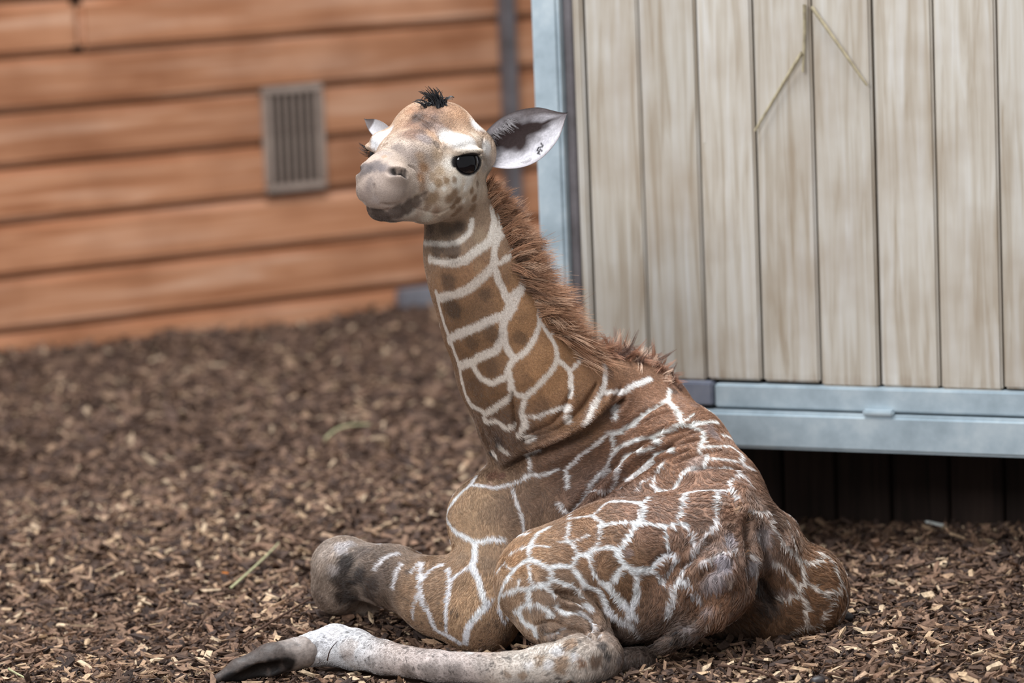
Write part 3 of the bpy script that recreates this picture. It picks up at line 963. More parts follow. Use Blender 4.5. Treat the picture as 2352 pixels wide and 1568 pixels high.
    (2.5, [(-46, -2, 150)]),
    (5.1, [(16, -58, 178), (13, -58, 159), (16, -59, 143)]),
    (3, [(138, -31, 239), (141, -38, 220), (151, -42, 198), (168, -41, 183)]),
    (4.8, [(200, -29, 249), (198, -34, 237), (206, -37, 219), (223, -36, 204)]),
    (3.5, [(204, -38, 212), (196, -40, 196), (185, -40, 184), (168, -41, 181)]),
    (4.6, [(108, -44, 210), (118, -45, 197), (128, -44, 180), (142, -40, 171), (155, -38, 162), (167, -28, 140), (172, -23, 124)]),
    (4.6, [(168, -40, 179), (186, -36, 163), (196, -30, 147), (203, -24, 134)]),
    (4.1, [(60, -58, 196), (87, -55, 184), (110, -50, 174), (120, -48, 160)]),
    (3.2, [(47, -62, 181), (64, -64, 166)]),
    (3.4, [(-44, -9, 156)]),
    (3.5, [(-49, 134, 106), (-44, 129, 84), (-37, 133, 68)]),
    (4.8, [(14, -58, 172), (16, -58, 151), (1, -50, 144), (-16, -32, 128)]),
    (4.9, [(-31, 139, 81)]),
    (4, [(18, -59, 149), (34, -65, 146), (51, -69, 134), (61, -71, 123), (51, -69, 119)]),
    (6.6, [(-7, -40, 128), (0, -40, 109), (20, -53, 98), (23, -46, 80)]),
    (4.8, [(70, -63, 142), (84, -70, 130), (100, -63, 128), (118, -58, 122), (134, -61, 108), (144, -66, 93)]),
    (4.7, [(151, -145, 97)]),
    (5.8, [(123, -45, 188), (133, -40, 172), (155, -38, 162), (166, -28, 139), (180, -21, 114), (196, -18, 96)]),
    (5.6, [(162, -41, 183), (183, -37, 163), (201, -26, 139), (217, -22, 117), (229, -20, 103)]),
    (5.6, [(127, -47, 138), (137, -48, 130)]),
    (3, [(40, -56, 84), (64, -61, 88), (78, -68, 93)]),
    (5, [(231, -32, 173), (230, -26, 150), (226, -23, 138)]),
    (4, [(319, -11, 173), (308, -17, 154), (302, -20, 140), (297, -20, 126), (294, -19, 111)]),
    (3.2, [(353, -13, 149), (365, -10, 127)]),
    (2.6, [(321, -12, 171), (343, -13, 164)]),
    (3.2, [(289, -13, 169), (301, -2, 192), (312, -1, 206), (322, 0, 216)]),
    (2.7, [(320, -11, 173), (340, -11, 177)]),
    (2.9, [(265, -20, 197), (285, -14, 180)]),
    (2.5, [(374, 20, 251), (358, 11, 233)]),
    (3.2, [(214, -20, 100), (229, -13, 77), (241, 6, 54)]),
    (3, [(438, 173, 340), (447, 147, 331), (457, 122, 317)]),
    (3, [(478, 101, 295), (494, 118, 286), (517, 151, 281)]),
    (2.2, [(441, 176, 342), (469, 204, 351), (485, 192, 329)]),
    (3.2, [(18, 277, 399), (27, 260, 383), (24, 256, 370)]),
    (3.2, [(14, 280, 396), (30, 271, 403), (46, 263, 410)]),
    (4.3, [(-256, 291, 192), (-280, 287, 187), (-296, 282, 176), (-306, 278, 163)]),
    (3.9, [(-251, 264, 174), (-261, 253, 158), (-266, 247, 142), (-270, 246, 128)]),
    (3.6, [(-210, 247, 179), (-229, 230, 162)]),
    (5.3, [(-207, 246, 180), (-209, 224, 169), (-210, 205, 153), (-211, 193, 137), (-208, 185, 119), (-202, 178, 101), (-194, 175, 83), (-188, 176, 64), (-180, 178, 47), (-156, 154, 39), (-134, 140, 28)]),
    (4.3, [(-163, 223, 179), (-188, 213, 170), (-204, 202, 154)]),
    (2.7, [(-214, 190, 125), (-221, 191, 111), (-228, 196, 92), (-230, 205, 68)]),
    (4.6, [(-151, 206, 173), (-149, 193, 163), (-148, 177, 147), (-151, 166, 133), (-154, 157, 116), (-158, 151, 99), (-160, 148, 73), (-161, 153, 52)]),
    (6.7, [(-72, 129, 113), (-84, 121, 103), (-98, 117, 89), (-114, 118, 67), (-119, 123, 49), (-122, 132, 30)]),
    (6.5, [(-107, -123, 65)]),
]

# coat colour by region: point, patch colour, line colour
REGION = [
    ((-91, 227, 782), (150, 104, 62), (184, 166, 150)), ((-85, 230, 699), (122, 84, 48), (184, 168, 154)),
    ((24, 235, 694), (160, 112, 64), (192, 176, 162)), ((65, 228, 583), (166, 116, 66), (202, 186, 170)),
    ((-63, 236, 559), (120, 82, 46), (192, 176, 160)), ((144, 245, 485), (144, 98, 56), (222, 212, 202)),
    ((-31, 257, 443), (110, 78, 54), (200, 184, 168)), ((103, 249, 374), (132, 94, 68), (226, 222, 220)),
    ((-93, 228, 283), (198, 158, 116), (232, 232, 236)), ((-1, 221, 290), (150, 116, 88), (210, 204, 202)),
    ((244, 304, 424), (150, 104, 72), (232, 226, 222)), ((346, 295, 459), (160, 112, 78), (236, 226, 220)),
    ((156, 246, 326), (128, 92, 72), (222, 218, 218)), ((275, 40, 305), (156, 114, 88), (236, 234, 236)),
    ((388, 118, 331), (160, 114, 84), (236, 230, 228)), ((138, -26, 251), (160, 116, 78), (236, 236, 240)),
    ((-5, -21, 237), (192, 146, 100), (238, 238, 242)), ((-17, -36, 141), (186, 150, 116), (236, 236, 242)),
    ((81, -56, 160), (158, 126, 100), (228, 226, 228)), ((197, -40, 188), (142, 102, 66), (232, 232, 236)),
    ((313, -12, 169), (146, 104, 74), (228, 226, 228)), ((405, 14, 232), (148, 112, 90), (214, 206, 204)),
    ((391, -23, 113), (136, 92, 60), (206, 200, 202)), ((501, 112, 218), (138, 104, 82), (206, 196, 188)),
    ((601, 156, 112), (138, 94, 56), (214, 202, 190)), ((544, 151, 23), (124, 86, 54), (190, 172, 156)),
    ((-109, 123, 101), (190, 148, 104), (228, 228, 234)), ((-75, 120, 45), (160, 122, 88), (206, 202, 204)),
    ((-218, 190, 119), (176, 138, 102), (222, 218, 220)), ((-311, 274, 133), (120, 98, 82), (206, 200, 200)),
    ((-404, 340, 170), (172, 150, 132), (214, 208, 206)), ((-180, -120, 40), (206, 188, 180), (212, 202, 194)),
    ((39, -197, 58), (222, 208, 194), (230, 222, 214)), ((-407, 59, 63), (226, 224, 226), (228, 226, 228)),
    ((335, -44, 75), (96, 74, 62), (150, 140, 134)), ((200, -50, 18), (112, 94, 84), (140, 128, 122)),
    ((-91, 179, 1005), (214, 192, 166), (226, 212, 196)), ((-178, 132, 1049), (190, 166, 146), (222, 212, 202)),
    ((-141, 220, 1111), (188, 146, 110), (222, 212, 202)), ((-267, 47, 990), (178, 154, 138), (200, 186, 174)),
    ((-105, 241, 872), (160, 128, 98), (214, 202, 188)),
]

# single marks of the coat, wet sheen on the rump painted in as colour: point, radius, colour, strength, on the face, soft edge
DABS = [
    ((-155, 229, 1120), 43.7, (134, 94, 68), 0.95, 1, 1), ((-189, 174, 1092), 25.1, (130, 92, 70), 0.85, 1, 1), ((-196, 220, 1107), 16.1, (132, 90, 64), 0.8, 1, 1),
    ((-178, 233, 1121), 16.3, (84, 63, 52), 0.94, 1, 1), ((-157, 213, 1106), 13.5, (91, 68, 58), 0.88, 1, 1), ((-169, 189, 1095), 10.8, (105, 80, 68), 0.75, 1, 1),
    ((-141, 225, 1118), 13.5, (112, 86, 72), 0.75, 1, 1), ((-132, 208, 1096), 16.2, (151, 130, 121), 0.75, 1, 1), ((-118, 229, 1117), 16.3, (154, 116, 84), 0.75, 1, 1),
    ((-90, 254, 1123), 25.4, (184, 134, 92), 0.85, 1, 1), ((-192, 272, 1134), 18.5, (172, 122, 84), 0.8, 1, 1), ((-108, 264, 1139), 18.5, (170, 124, 88), 0.8, 1, 1),
    ((-211, 242, 1110), 16.3, (181, 140, 109), 0.75, 1, 1), ((-256, 267, 1084), 17.3, (238, 236, 238), 0.95, 1, 1), ((-266, 259, 1071), 15, (238, 236, 238), 1, 1, 1),
    ((-240, 270, 1090), 13.6, (228, 220, 216), 0.88, 1, 1), ((-96, 186, 1078), 21.7, (240, 236, 232), 0.95, 1, 1), ((-69, 196, 1069), 18.3, (238, 232, 226), 0.9, 1, 1),
    ((-121, 201, 1082), 16.2, (232, 224, 216), 1, 1, 1), ((-57, 278, 1096), 16.4, (232, 228, 226), 1, 1, 1), ((-55, 232, 1072), 16.3, (226, 204, 180), 0.75, 1, 1),
    ((-192, 126, 1056), 29.5, (154, 134, 122), 0.85, 1, 1), ((-164, 168, 1082), 16, (150, 134, 130), 0.8, 1, 1), ((-219, 129, 1070), 16.1, (133, 114, 102), 0.94, 1, 1),
    ((-247, 158, 1073), 8.1, (132, 105, 80), 0.75, 1, 0), ((-245, 85, 1057), 5.9, (181, 139, 96), 0.88, 1, 0), ((-140, 175, 1069), 9.4, (114, 98, 86), 0.75, 1, 0),
    ((-124, 183, 1063), 8.1, (132, 116, 102), 0.62, 1, 0), ((-114, 170, 1028), 17.1, (222, 212, 200), 0.8, 1, 1), ((-138, 163, 1050), 13.5, (179, 147, 112), 0.75, 1, 1),
    ((-100, 167, 993), 16, (230, 220, 204), 0.8, 1, 1), ((-75, 195, 991), 16.2, (236, 226, 212), 1, 1, 1), ((-166, 134, 1026), 13.4, (161, 116, 73), 0.94, 1, 1),
    ((-173, 120, 1005), 12.1, (160, 114, 73), 0.94, 1, 1), ((-172, 116, 987), 10.7, (156, 116, 80), 0.75, 1, 1), ((-174, 134, 1049), 10.7, (167, 132, 98), 0.75, 1, 1),
    ((-265, 48, 994), 38.3, (160, 138, 124), 0.85, 1, 1), ((-229, 46, 1001), 24.8, (166, 142, 126), 0.7, 1, 1), ((-288, 58, 984), 15.8, (154, 130, 118), 0.7, 1, 1),
    ((-266, 49, 971), 10.6, (167, 147, 137), 0.75, 1, 1), ((-279, 52, 998), 10.6, (123, 105, 98), 0.62, 1, 1), ((-201, 102, 937), 15.9, (216, 202, 184), 0.7, 1, 1),
    ((-166, 142, 922), 16, (214, 200, 180), 0.7, 1, 1), ((-184, 109, 968), 10.7, (176, 151, 121), 0.75, 1, 1), ((-151, 137, 964), 16.7, (156, 123, 89), 1, 1, 1),
    ((-160, 130, 958), 10.7, (156, 123, 89), 0.88, 1, 1), ((-117, 160, 958), 11.3, (147, 114, 82), 1, 1, 1), ((-107, 164, 968), 10.2, (149, 116, 84), 1, 1, 1),
    ((-101, 178, 950), 9.7, (140, 107, 75), 1, 1, 0), ((-111, 177, 939), 8.1, (140, 107, 75), 1, 1, 0), ((-100, 196, 930), 11.4, (144, 109, 77), 1, 1, 1),
    ((-112, 198, 919), 8.7, (144, 109, 77), 1, 1, 0), ((-145, 147, 935), 12.4, (151, 116, 88), 0.94, 1, 1), ((-163, 131, 944), 9.1, (158, 126, 98), 0.88, 1, 0),
    ((-138, 144, 992), 9.7, (168, 135, 98), 1, 1, 0), ((-122, 151, 995), 8.6, (163, 130, 93), 1, 1, 0), ((-106, 162, 996), 7, (158, 126, 93), 0.88, 1, 0),
    ((-135, 153, 1016), 10.8, (181, 151, 117), 0.88, 1, 1), ((-149, 142, 1006), 9.7, (179, 147, 112), 0.75, 1, 0), ((-71, 210, 967), 9.2, (151, 116, 80), 0.94, 1, 0),
    ((-67, 223, 949), 9.2, (146, 110, 75), 0.94, 1, 0), ((-70, 232, 929), 9.3, (144, 110, 77), 0.94, 1, 0), ((-59, 232, 980), 7.6, (132, 102, 73), 0.75, 1, 0),
    ((-152, 136, 984), 8.6, (226, 214, 198), 0.56, 1, 0), ((-127, 148, 980), 6.5, (238, 228, 212), 0.88, 1, 0), ((-84, 187, 976), 8.1, (236, 226, 212), 0.88, 1, 0),
    ((-88, 194, 948), 6, (234, 222, 206), 0.75, 1, 0), ((-36, 257, 1051), 16.3, (230, 222, 214), 1, 1, 1), ((-37, 263, 1013), 16.4, (172, 158, 144), 0.88, 1, 1),
    ((-38, 281, 990), 13.7, (140, 121, 102), 0.88, 1, 1), ((-44, 270, 1080), 8.2, (132, 96, 70), 0.62, 1, 0), ((-161, 280, 881), 20.9, (88, 68, 52), 0.85, 1, 1),
    ((-128, 249, 886), 20.8, (92, 72, 54), 0.85, 1, 1), ((-100, 241, 890), 16.4, (88, 68, 52), 1, 1, 1), ((-121, 238, 838), 22.2, (92, 72, 58), 0.75, 0, 0),
    ((-151, 258, 837), 16.7, (88, 70, 58), 0.75, 0, 0), ((-57, 243, 868), 14.8, (176, 146, 112), 0.7, 0, 0), ((-63, 227, 804), 14.8, (170, 132, 92), 0.4, 0, 0),
    ((-122, 249, 717), 24.1, (78, 54, 34), 0.85, 0, 0), ((-131, 244, 774), 18.5, (92, 66, 46), 0.75, 0, 0), ((-54, 225, 748), 16.6, (92, 64, 40), 0.75, 0, 0),
    ((-39, 219, 666), 18.5, (96, 66, 40), 0.75, 0, 0), ((-84, 234, 643), 14.8, (92, 64, 40), 0.65, 0, 0), ((-45, 225, 594), 14.8, (100, 68, 40), 0.6, 0, 0),
    ((-80, 251, 549), 22.3, (92, 62, 38), 0.65, 0, 0), ((17, 226, 655), 14.8, (98, 68, 42), 0.65, 0, 0), ((28, 216, 566), 14.8, (112, 76, 46), 0.5, 0, 0),
    ((56, 221, 511), 18.6, (104, 70, 44), 0.5, 0, 0), ((-51, 274, 450), 18.7, (88, 60, 40), 0.6, 0, 0), ((-8, 241, 773), 11.1, (120, 84, 54), 0.5, 0, 0),
    ((-37, 268, 428), 15, (70, 52, 44), 0.7, 0, 0), ((-57, 315, 399), 6, (40, 34, 34), 0.9, 0, 0), ((-43, 278, 421), 5.2, (44, 38, 38), 0.9, 0, 0),
    ((-55, 290, 356), 15, (150, 104, 80), 0.5, 0, 0), ((-367, 327, 169), 22.1, (52, 42, 38), 0.95, 0, 0), ((-384, 327, 135), 25.2, (62, 50, 44), 0.9, 0, 0),
    ((-342, 301, 145), 22, (58, 46, 40), 0.95, 0, 0), ((-316, 278, 133), 18.8, (70, 54, 46), 0.85, 0, 0), ((-334, 331, 190), 18.9, (112, 94, 84), 0.7, 0, 0),
    ((-371, 348, 91), 28.5, (54, 42, 37), 0.9, 0, 0), ((-321, 294, 100), 18.9, (70, 54, 46), 0.8, 0, 0), ((-379, 357, 199), 17.4, (212, 204, 204), 0.8, 0, 0),
    ((-363, 365, 203), 12.7, (206, 196, 194), 0.8, 0, 0), ((-414, 358, 187), 19, (196, 176, 162), 0.6, 0, 0), ((-436, 373, 88), 19.1, (128, 106, 92), 0.6, 0, 0),
    ((-399, 334, 156), 12.6, (190, 176, 170), 0.6, 0, 0), ((-355, 314, 126), 12.6, (36, 30, 28), 0.9, 0, 0), ((-293, 267, 156), 14.1, (120, 98, 84), 0.6, 0, 0),
    ((-236, 238, 163), 7.8, (96, 84, 80), 0.6, 0, 0), ((-407, 64, 69), 21.4, (234, 232, 236), 0.8, 0, 0), ((-446, 33, 56), 18.3, (232, 230, 232), 0.8, 0, 0),
    ((-386, 64, 74), 15.3, (232, 226, 226), 0.7, 0, 0), ((-361, 28, 53), 21.3, (212, 196, 186), 0.6, 0, 0), ((-315, -22, 32), 13.6, (120, 108, 102), 0.5, 0, 0),
    ((-238, -76, 23), 18, (110, 98, 90), 0.6, 0, 0), ((-192, -116, 30), 20.9, (112, 100, 92), 0.6, 0, 0), ((-147, -136, 30), 23.9, (118, 104, 96), 0.6, 0, 0),
    ((-86, -161, 52), 20.8, (170, 158, 150), 0.5, 0, 0), ((-268, -52, 43), 18.1, (212, 196, 188), 0.5, 0, 0), ((-362, 24, 35), 15.2, (170, 150, 140), 0.5, 0, 0),
    ((92, -175, 88), 16, (180, 142, 106), 0.9, 0, 0), ((77, -195, 56), 15, (178, 144, 112), 0.9, 0, 0), ((72, -197, 42), 12, (178, 144, 112), 0.85, 0, 0),
    ((115, -198, 55), 10, (156, 108, 66), 0.95, 0, 0), ((143, -190, 54), 15, (124, 94, 70), 0.95, 0, 0), ((153, -184, 63), 8, (112, 88, 70), 0.7, 0, 0),
    ((31, -190, 67), 10, (182, 152, 122), 0.9, 0, 0), ((29, -196, 56), 8, (180, 150, 120), 0.85, 0, 0), ((-4, -194, 32), 10, (172, 140, 110), 0.85, 0, 0),
    ((-36, -195, 36), 9, (164, 136, 110), 0.8, 0, 0), ((66, -180, 78), 14, (240, 238, 240), 0.7, 0, 0), ((101, -193, 69), 8, (240, 238, 240), 0.8, 0, 0),
    ((48, -199, 52), 10, (240, 236, 236), 0.7, 0, 0), ((9, -193, 52), 10, (236, 230, 228), 0.6, 0, 0), ((158, -172, 82), 10, (60, 50, 48), 0.85, 0, 0),
    ((167, -178, 63), 8, (66, 56, 52), 0.85, 0, 0), ((162, -181, 39), 8, (112, 100, 98), 0.8, 0, 0), ((135, -163, 94), 6, (90, 76, 70), 0.6, 0, 0),
    ((40, -62, 101), 12.2, (104, 84, 72), 0.6, 0, 0), ((27, -63, 133), 12.2, (150, 124, 104), 0.6, 0, 0), ((-20, -10, 107), 11.2, (150, 122, 100), 0.6, 0, 0),
    ((55, -63, 76), 10.2, (150, 138, 136), 0.5, 0, 0), ((84, -76, 84), 8.1, (88, 78, 76), 0.5, 0, 0), ((-35, 148, 30), 12.5, (112, 94, 82), 0.5, 0, 0),
    ((106, -51, 167), 10.2, (120, 94, 74), 0.4, 0, 0), ((296, -37, 48), 32.6, (92, 72, 60), 0.6, 0, 0), ((256, 20, 26), 24.7, (72, 58, 50), 0.6, 0, 0),
    ((337, -42, 79), 12.2, (150, 138, 136), 0.5, 0, 0), ((190, -162, 50), 12, (134, 120, 116), 0.6, 0, 0), ((225, -38, 16), 18.4, (110, 84, 68), 0.5, 0, 0),
    ((496, 136, 135), 17.8, (44, 34, 30), 0.9, 0, 0), ((509, 147, 106), 22.9, (50, 40, 36), 0.85, 0, 0), ((505, 140, 81), 20.4, (66, 52, 46), 0.75, 0, 0),
    ((520, 140, 76), 15.3, (92, 74, 64), 0.6, 0, 0), ((487, 134, 104), 12.7, (64, 52, 46), 0.7, 0, 0), ((430, 37, 245), 17.5, (176, 164, 168), 0.9, 0, 0),  # grey-lilac marks from here on: wet sheen of the rump painted as colour
    ((418, -6, 206), 18.7, (184, 174, 182), 0.9, 0, 0), ((397, -15, 168), 20, (180, 166, 168), 0.85, 0, 0), ((379, -12, 160), 15, (166, 148, 146), 0.5, 0, 0),
    ((500, 114, 237), 22.8, (168, 154, 152), 0.8, 0, 0), ((479, 58, 183), 15.1, (172, 162, 164), 0.85, 0, 0), ((514, 115, 185), 15.2, (150, 132, 126), 0.5, 0, 0),
    ((423, 99, 313), 15.1, (172, 146, 130), 0.5, 0, 0), ((403, 16, 235), 12.5, (158, 136, 128), 0.5, 0, 0), ((495, 155, 307), 15.2, (172, 142, 124), 0.5, 0, 0),
    ((544, 136, 109), 12.7, (146, 132, 128), 0.5, 0, 0), ((219, -30, 241), 9.9, (166, 150, 152), 0.5, 0, 0), ((551, 179, 254), 15.3, (120, 96, 76), 0.5, 0, 0),
    ((377, -22, 111), 12.5, (150, 136, 136), 0.5, 0, 0), ((429, -14, 169), 10, (196, 178, 166), 0.5, 0, 0), ((303, -19, 144), 15, (158, 128, 98), 0.4, 0, 0),
    ((418, 143, 325), 10.1, (196, 188, 192), 0.5, 0, 0), ((408, 291, 432), 16.9, (170, 148, 142), 0.6, 0, 0), ((341, 393, 502), 9.6, (90, 74, 66), 0.6, 0, 0),
    ((383, 361, 475), 12.8, (140, 110, 96), 0.5, 0, 0), ((418, 286, 422), 12.6, (176, 158, 156), 0.5, 0, 0), ((374, 211, 377), 18.8, (172, 150, 140), 0.5, 0, 0),
    ((202, 327, 556), 14.8, (112, 82, 62), 0.6, 0, 0), ((203, 374, 590), 8.5, (80, 64, 58), 0.6, 0, 0), ((-53, 222, 291), 29.8, (150, 118, 90), 0.5, 0, 0),
    ((-61, 264, 338), 7.5, (214, 172, 150), 0.5, 0, 0), ((-53, 283, 353), 13.1, (132, 84, 58), 0.6, 0, 0), ((-34, 273, 354), 7.5, (120, 70, 60), 0.6, 0, 0),
    ((-76, 288, 346), 9.4, (196, 152, 108), 0.6, 0, 0), ((-67, 170, 188), 20.4, (150, 122, 96), 0.6, 0, 0), ((31, 228, 305), 29.8, (112, 78, 56), 0.5, 0, 0),
    ((-119, 243, 280), 20.6, (190, 152, 112), 0.5, 0, 0), ((-122, 206, 196), 16.8, (188, 156, 124), 0.5, 0, 0), ((-72, 128, 112), 11.1, (128, 118, 120), 0.7, 0, 0),
    ((161, -33, 239), 7.2, (130, 92, 60), 0.3, 0, 0),
]

# lie of the hair: point, direction
FLOW = [
    ((-108, 172, 1024), (0.89, -0.05, -0.33)), ((-195, 134, 1067), (0.82, 0.07, 0.46)), ((-149, 238, 1128), (0.53, 0.13, 0.87)),
    ((-249, 41, 990), (0.51, 0.04, 0.28)), ((-93, 194, 940), (0.78, -0.08, -0.53)), ((-89, 228, 818), (0.26, -0.15, -1)),
    ((-22, 219, 679), (0.36, -0.15, -1)), ((64, 225, 555), (0.67, -0.12, -0.82)), ((153, 244, 484), (0.78, -0.08, -0.53)),
    ((-84, 224, 284), (0.36, -0.15, -1)), ((9, 228, 307), (0.57, -0.12, -0.81)), ((121, 254, 363), (0.79, -0.03, -0.23)),
    ((244, 304, 424), (0.9, 0.01, 0.06)), ((366, 310, 465), (0.88, -0.09, -0.63)), ((422, 221, 385), (0.78, -0.09, -0.62)),
    ((277, 65, 318), (0.89, -0.03, -0.23)), ((385, 73, 312), (0.98, -0.08, -0.53)), ((4, -27, 238), (0.9, -0.01, -0.03)),
    ((138, -26, 251), (0.99, -0.03, -0.19)), ((252, -23, 228), (0.88, -0.08, -0.53)), ((-18, -31, 131), (0.36, -0.13, -0.91)),
    ((88, -61, 133), (0.78, -0.09, -0.62)), ((223, -24, 138), (0.06, -0.14, -0.99)), ((322, -10, 177), (-0.24, -0.14, -0.98)),
    ((379, 19, 232), (-0.24, -0.14, -0.98)), ((438, 81, 290), (-0.73, -0.13, -0.86)), ((449, 18, 193), (-0.24, -0.14, -0.98)),
    ((409, -18, 111), (-0.34, -0.14, -0.98)), ((317, -41, 66), (-0.92, -0.07, -0.46)), ((510, 112, 217), (0.06, -0.14, -0.99)),
    ((509, 146, 90), (0.16, -0.15, -1)), ((620, 164, 110), (0.88, -0.08, -0.53)), ((591, 171, 16), (0.36, -0.15, -1)),
    ((-90, 121, 101), (-0.14, -0.14, -0.98)), ((-200, 178, 112), (-0.9, -0.01, -0.06)), ((-320, 283, 150), (-1, 0.01, 0.04)),
    ((-395, 334, 162), (-0.43, -0.13, -0.87)), ((65, -195, 57), (-1, -0, -0.01)), ((-180, -120, 40), (-1, 0.01, 0.04)),
    ((-398, 53, 55), (-1.01, -0.02, -0.16)),
]
MANE_ROOT = [(-37, 283, 951), (-15, 303, 898), (2, 284, 844), (22, 277, 789), (46, 272, 734), (77, 282, 680), (115, 301, 631), (160, 316, 595)]
WITHERS_ROOT = [(192, 360, 593), (225, 384, 579), (271, 409, 564), (318, 419, 536), (344, 413, 510)]
TAIL_ROOT = [(462, 127, 327), (467, 88, 288), (458, 51, 241), (463, 61, 193)]
TAIL_END = [(376, -31, 93), (353, -38, 82), (326, -44, 70), (295, -36, 52), (277, -34, 43)]
CROWN_ROOT = [(-155, 269, 1141), (-138, 263, 1141), (-122, 261, 1140)]
TATTOO = [[[0.0786, 0.3028, 1.0433], [0.0713, 0.3049, 1.0416], [0.0683, 0.3028, 1.0364], [0.0728, 0.299, 1.0339], [0.069, 0.2981, 1.0305], [0.0734, 0.2945, 1.0288]], [[0.0739, 0.3016, 1.0382], [0.0782, 0.297, 1.0348]], [[0.0771, 0.3073, 1.0503], [0.0805, 0.303, 1.0451]]]


def build_bvh(V, Q):
    return BVHTree.FromPolygons(V.tolist(), Q.tolist())


def trace(bv, pts):
    """smooth line through the points, laid on the skin, a sample every ~3 mm"""
    P = np.array(pts, float) * .001
    n = len(P)
    out = []
    for i in range(max(n - 1, 1)):
        p0, p1, p2, p3 = P[max(i - 1, 0)], P[i], P[min(i + 1, n - 1)], P[min(i + 2, n - 1)]
        k = max(2, int(np.linalg.norm(p2 - p1) / .003))
        for t in np.linspace(0, 1, k, endpoint=(i >= n - 2)):
            q = 0.5 * (2 * p1 + (p2 - p0) * t + (2 * p0 - 5 * p1 + 4 * p2 - p3) * t * t + (3 * p1 - p0 - 3 * p2 + p3) * t ** 3)
            out.append(np.array(bv.find_nearest(Vector(q))[0]))
    return out


rngc = np.random.default_rng(11)
bvh = build_bvh(BV, BQ)


def vert_tree(V):
    t = KDTree(len(V))
    for i_, v in enumerate(V):
        t.insert(v, i_)
    t.balance()
    return t


BN = vert_normals(BV, BQ)
kd = vert_tree(BV)
disp = np.zeros(len(BV))
for hw, dep, pts in FOLDS:
    P = trace(bvh, pts)
    fmin = np.full(len(BV), 9.0)
    n_p = len(P)
    for i_, p in enumerate(P):
        fade = min(1.0, 0.25 + 4 * min(i_, n_p - 1 - i_) / max(n_p, 1))
        for co, vi, dist in kd.find_range(p, hw * .001 * 2.4):
            e_ = dist / (hw * .001) / max(fade, .2)
            if e_ < fmin[vi]:
                fmin[vi] = e_
    disp -= dep * .001 * np.exp(-fmin ** 2)
# small unevenness of the skin
BV = BV + BN * disp[:, None]
BV = smooth_verts(BV, BQ, 1, .4)
BN = vert_normals(BV, BQ)
bvh = build_bvh(BV, BQ)
kd = vert_tree(BV)
print('folds', round(time.time() - T0, 1))

# line mask
jit = np.array([mnoise.noise(Vector(v * 160.0)) for v in BV]) * 0.0022 + np.array([mnoise.noise(Vector(v * 60.0)) for v in BV]) * 0.0015
line = np.zeros(len(BV))
for w, pts in LINES:
    r_ = w * .001
    for p in trace(bvh, pts):
        for co, vi, dist in kd.find_range(p, r_ + .007):
            a_ = 1.0 - (dist + jit[vi] - r_ + .0012) / .0034
            if a_ > line[vi]:
                line[vi] = a_
line = np.clip(line, 0, 1)
# the side turned away from us: the same net of patches, grown from scattered centres
view = CAM[None] - BV
view /= np.linalg.norm(view, axis=1)[:, None]
facing = (BN * view).sum(1)
seeds = []
for i_ in rngc.permutation(len(BV))[:9000]:
    if facing[i_] < .15 and all((s_ - BV[i_]) @ (s_ - BV[i_]) > .0055 for s_ in seeds):
        seeds.append(BV[i_])
back = np.nonzero(facing < .12)[0]
st = vert_tree(np.array(seeds))
for vi in back:
    r2 = st.find_n(BV[vi], 2)
    e_ = r2[1][2] - r2[0][2]
    a_ = np.clip((.011 - e_ + jit[vi]) / .004, 0, 1) * np.clip((.10 - facing[vi]) / .1, 0, 1)
    if BV[vi][2] < .95:
        line[vi] = max(line[vi], a_)


def lin(c):
    v = np.array(srgb(*c))
    return v * .80 + .20 * v.mean()


RP_ = np.array([q[0] for q in REGION]) * .001
RC_ = [lin(q[1]) for q in REGION]
RL_ = [lin(q[2]) for q in REGION]
W = np.zeros(len(BV))
pc = np.zeros((len(BV), 3))
lc = np.zeros((len(BV), 3))
for p, a_, b_ in zip(RP_, RC_, RL_):
    d2 = ((BV - p) ** 2).sum(1)
    w = 1 / (d2 + .0006) ** 2
    W += w
    pc += w[:, None] * a_
    lc += w[:, None] * b_
pc /= W[:, None]
lc /= W[:, None]
lc = np.clip(lc * 1.22, 0, .93)
mott = np.array([mnoise.noise(Vector(v * 38.0)) for v in BV])
mot2 = np.array([mnoise.noise(Vector(v * 110.0)) for v in BV])
edge = np.clip(line * 3, 0, 1)
pc *= (1 + .20 * mott + .12 * mot2)[:, None]
col = pc * (1 - line[:, None]) + lc * line[:, None]
for p, r_, c_, st_, face, soft in DABS:
    p = np.array(p) * .001
    rm = r_ * .001
    d = np.sqrt(((BV - p) ** 2).sum(1)) + jit * (1.0 if face else 2.5) + mott * rm * .25
    w = np.clip((1.6 * rm - d) / (1.25 * rm), 0, 1) if soft else np.clip((1.4 * rm - d) / (.8 * rm), 0, 1)
    w = st_ * w * w * (3 - 2 * w)
    w = (w * (1.0 if face else 1 - .35 * line))[:, None]
    col = col * (1 - w) + lin(c_) * w
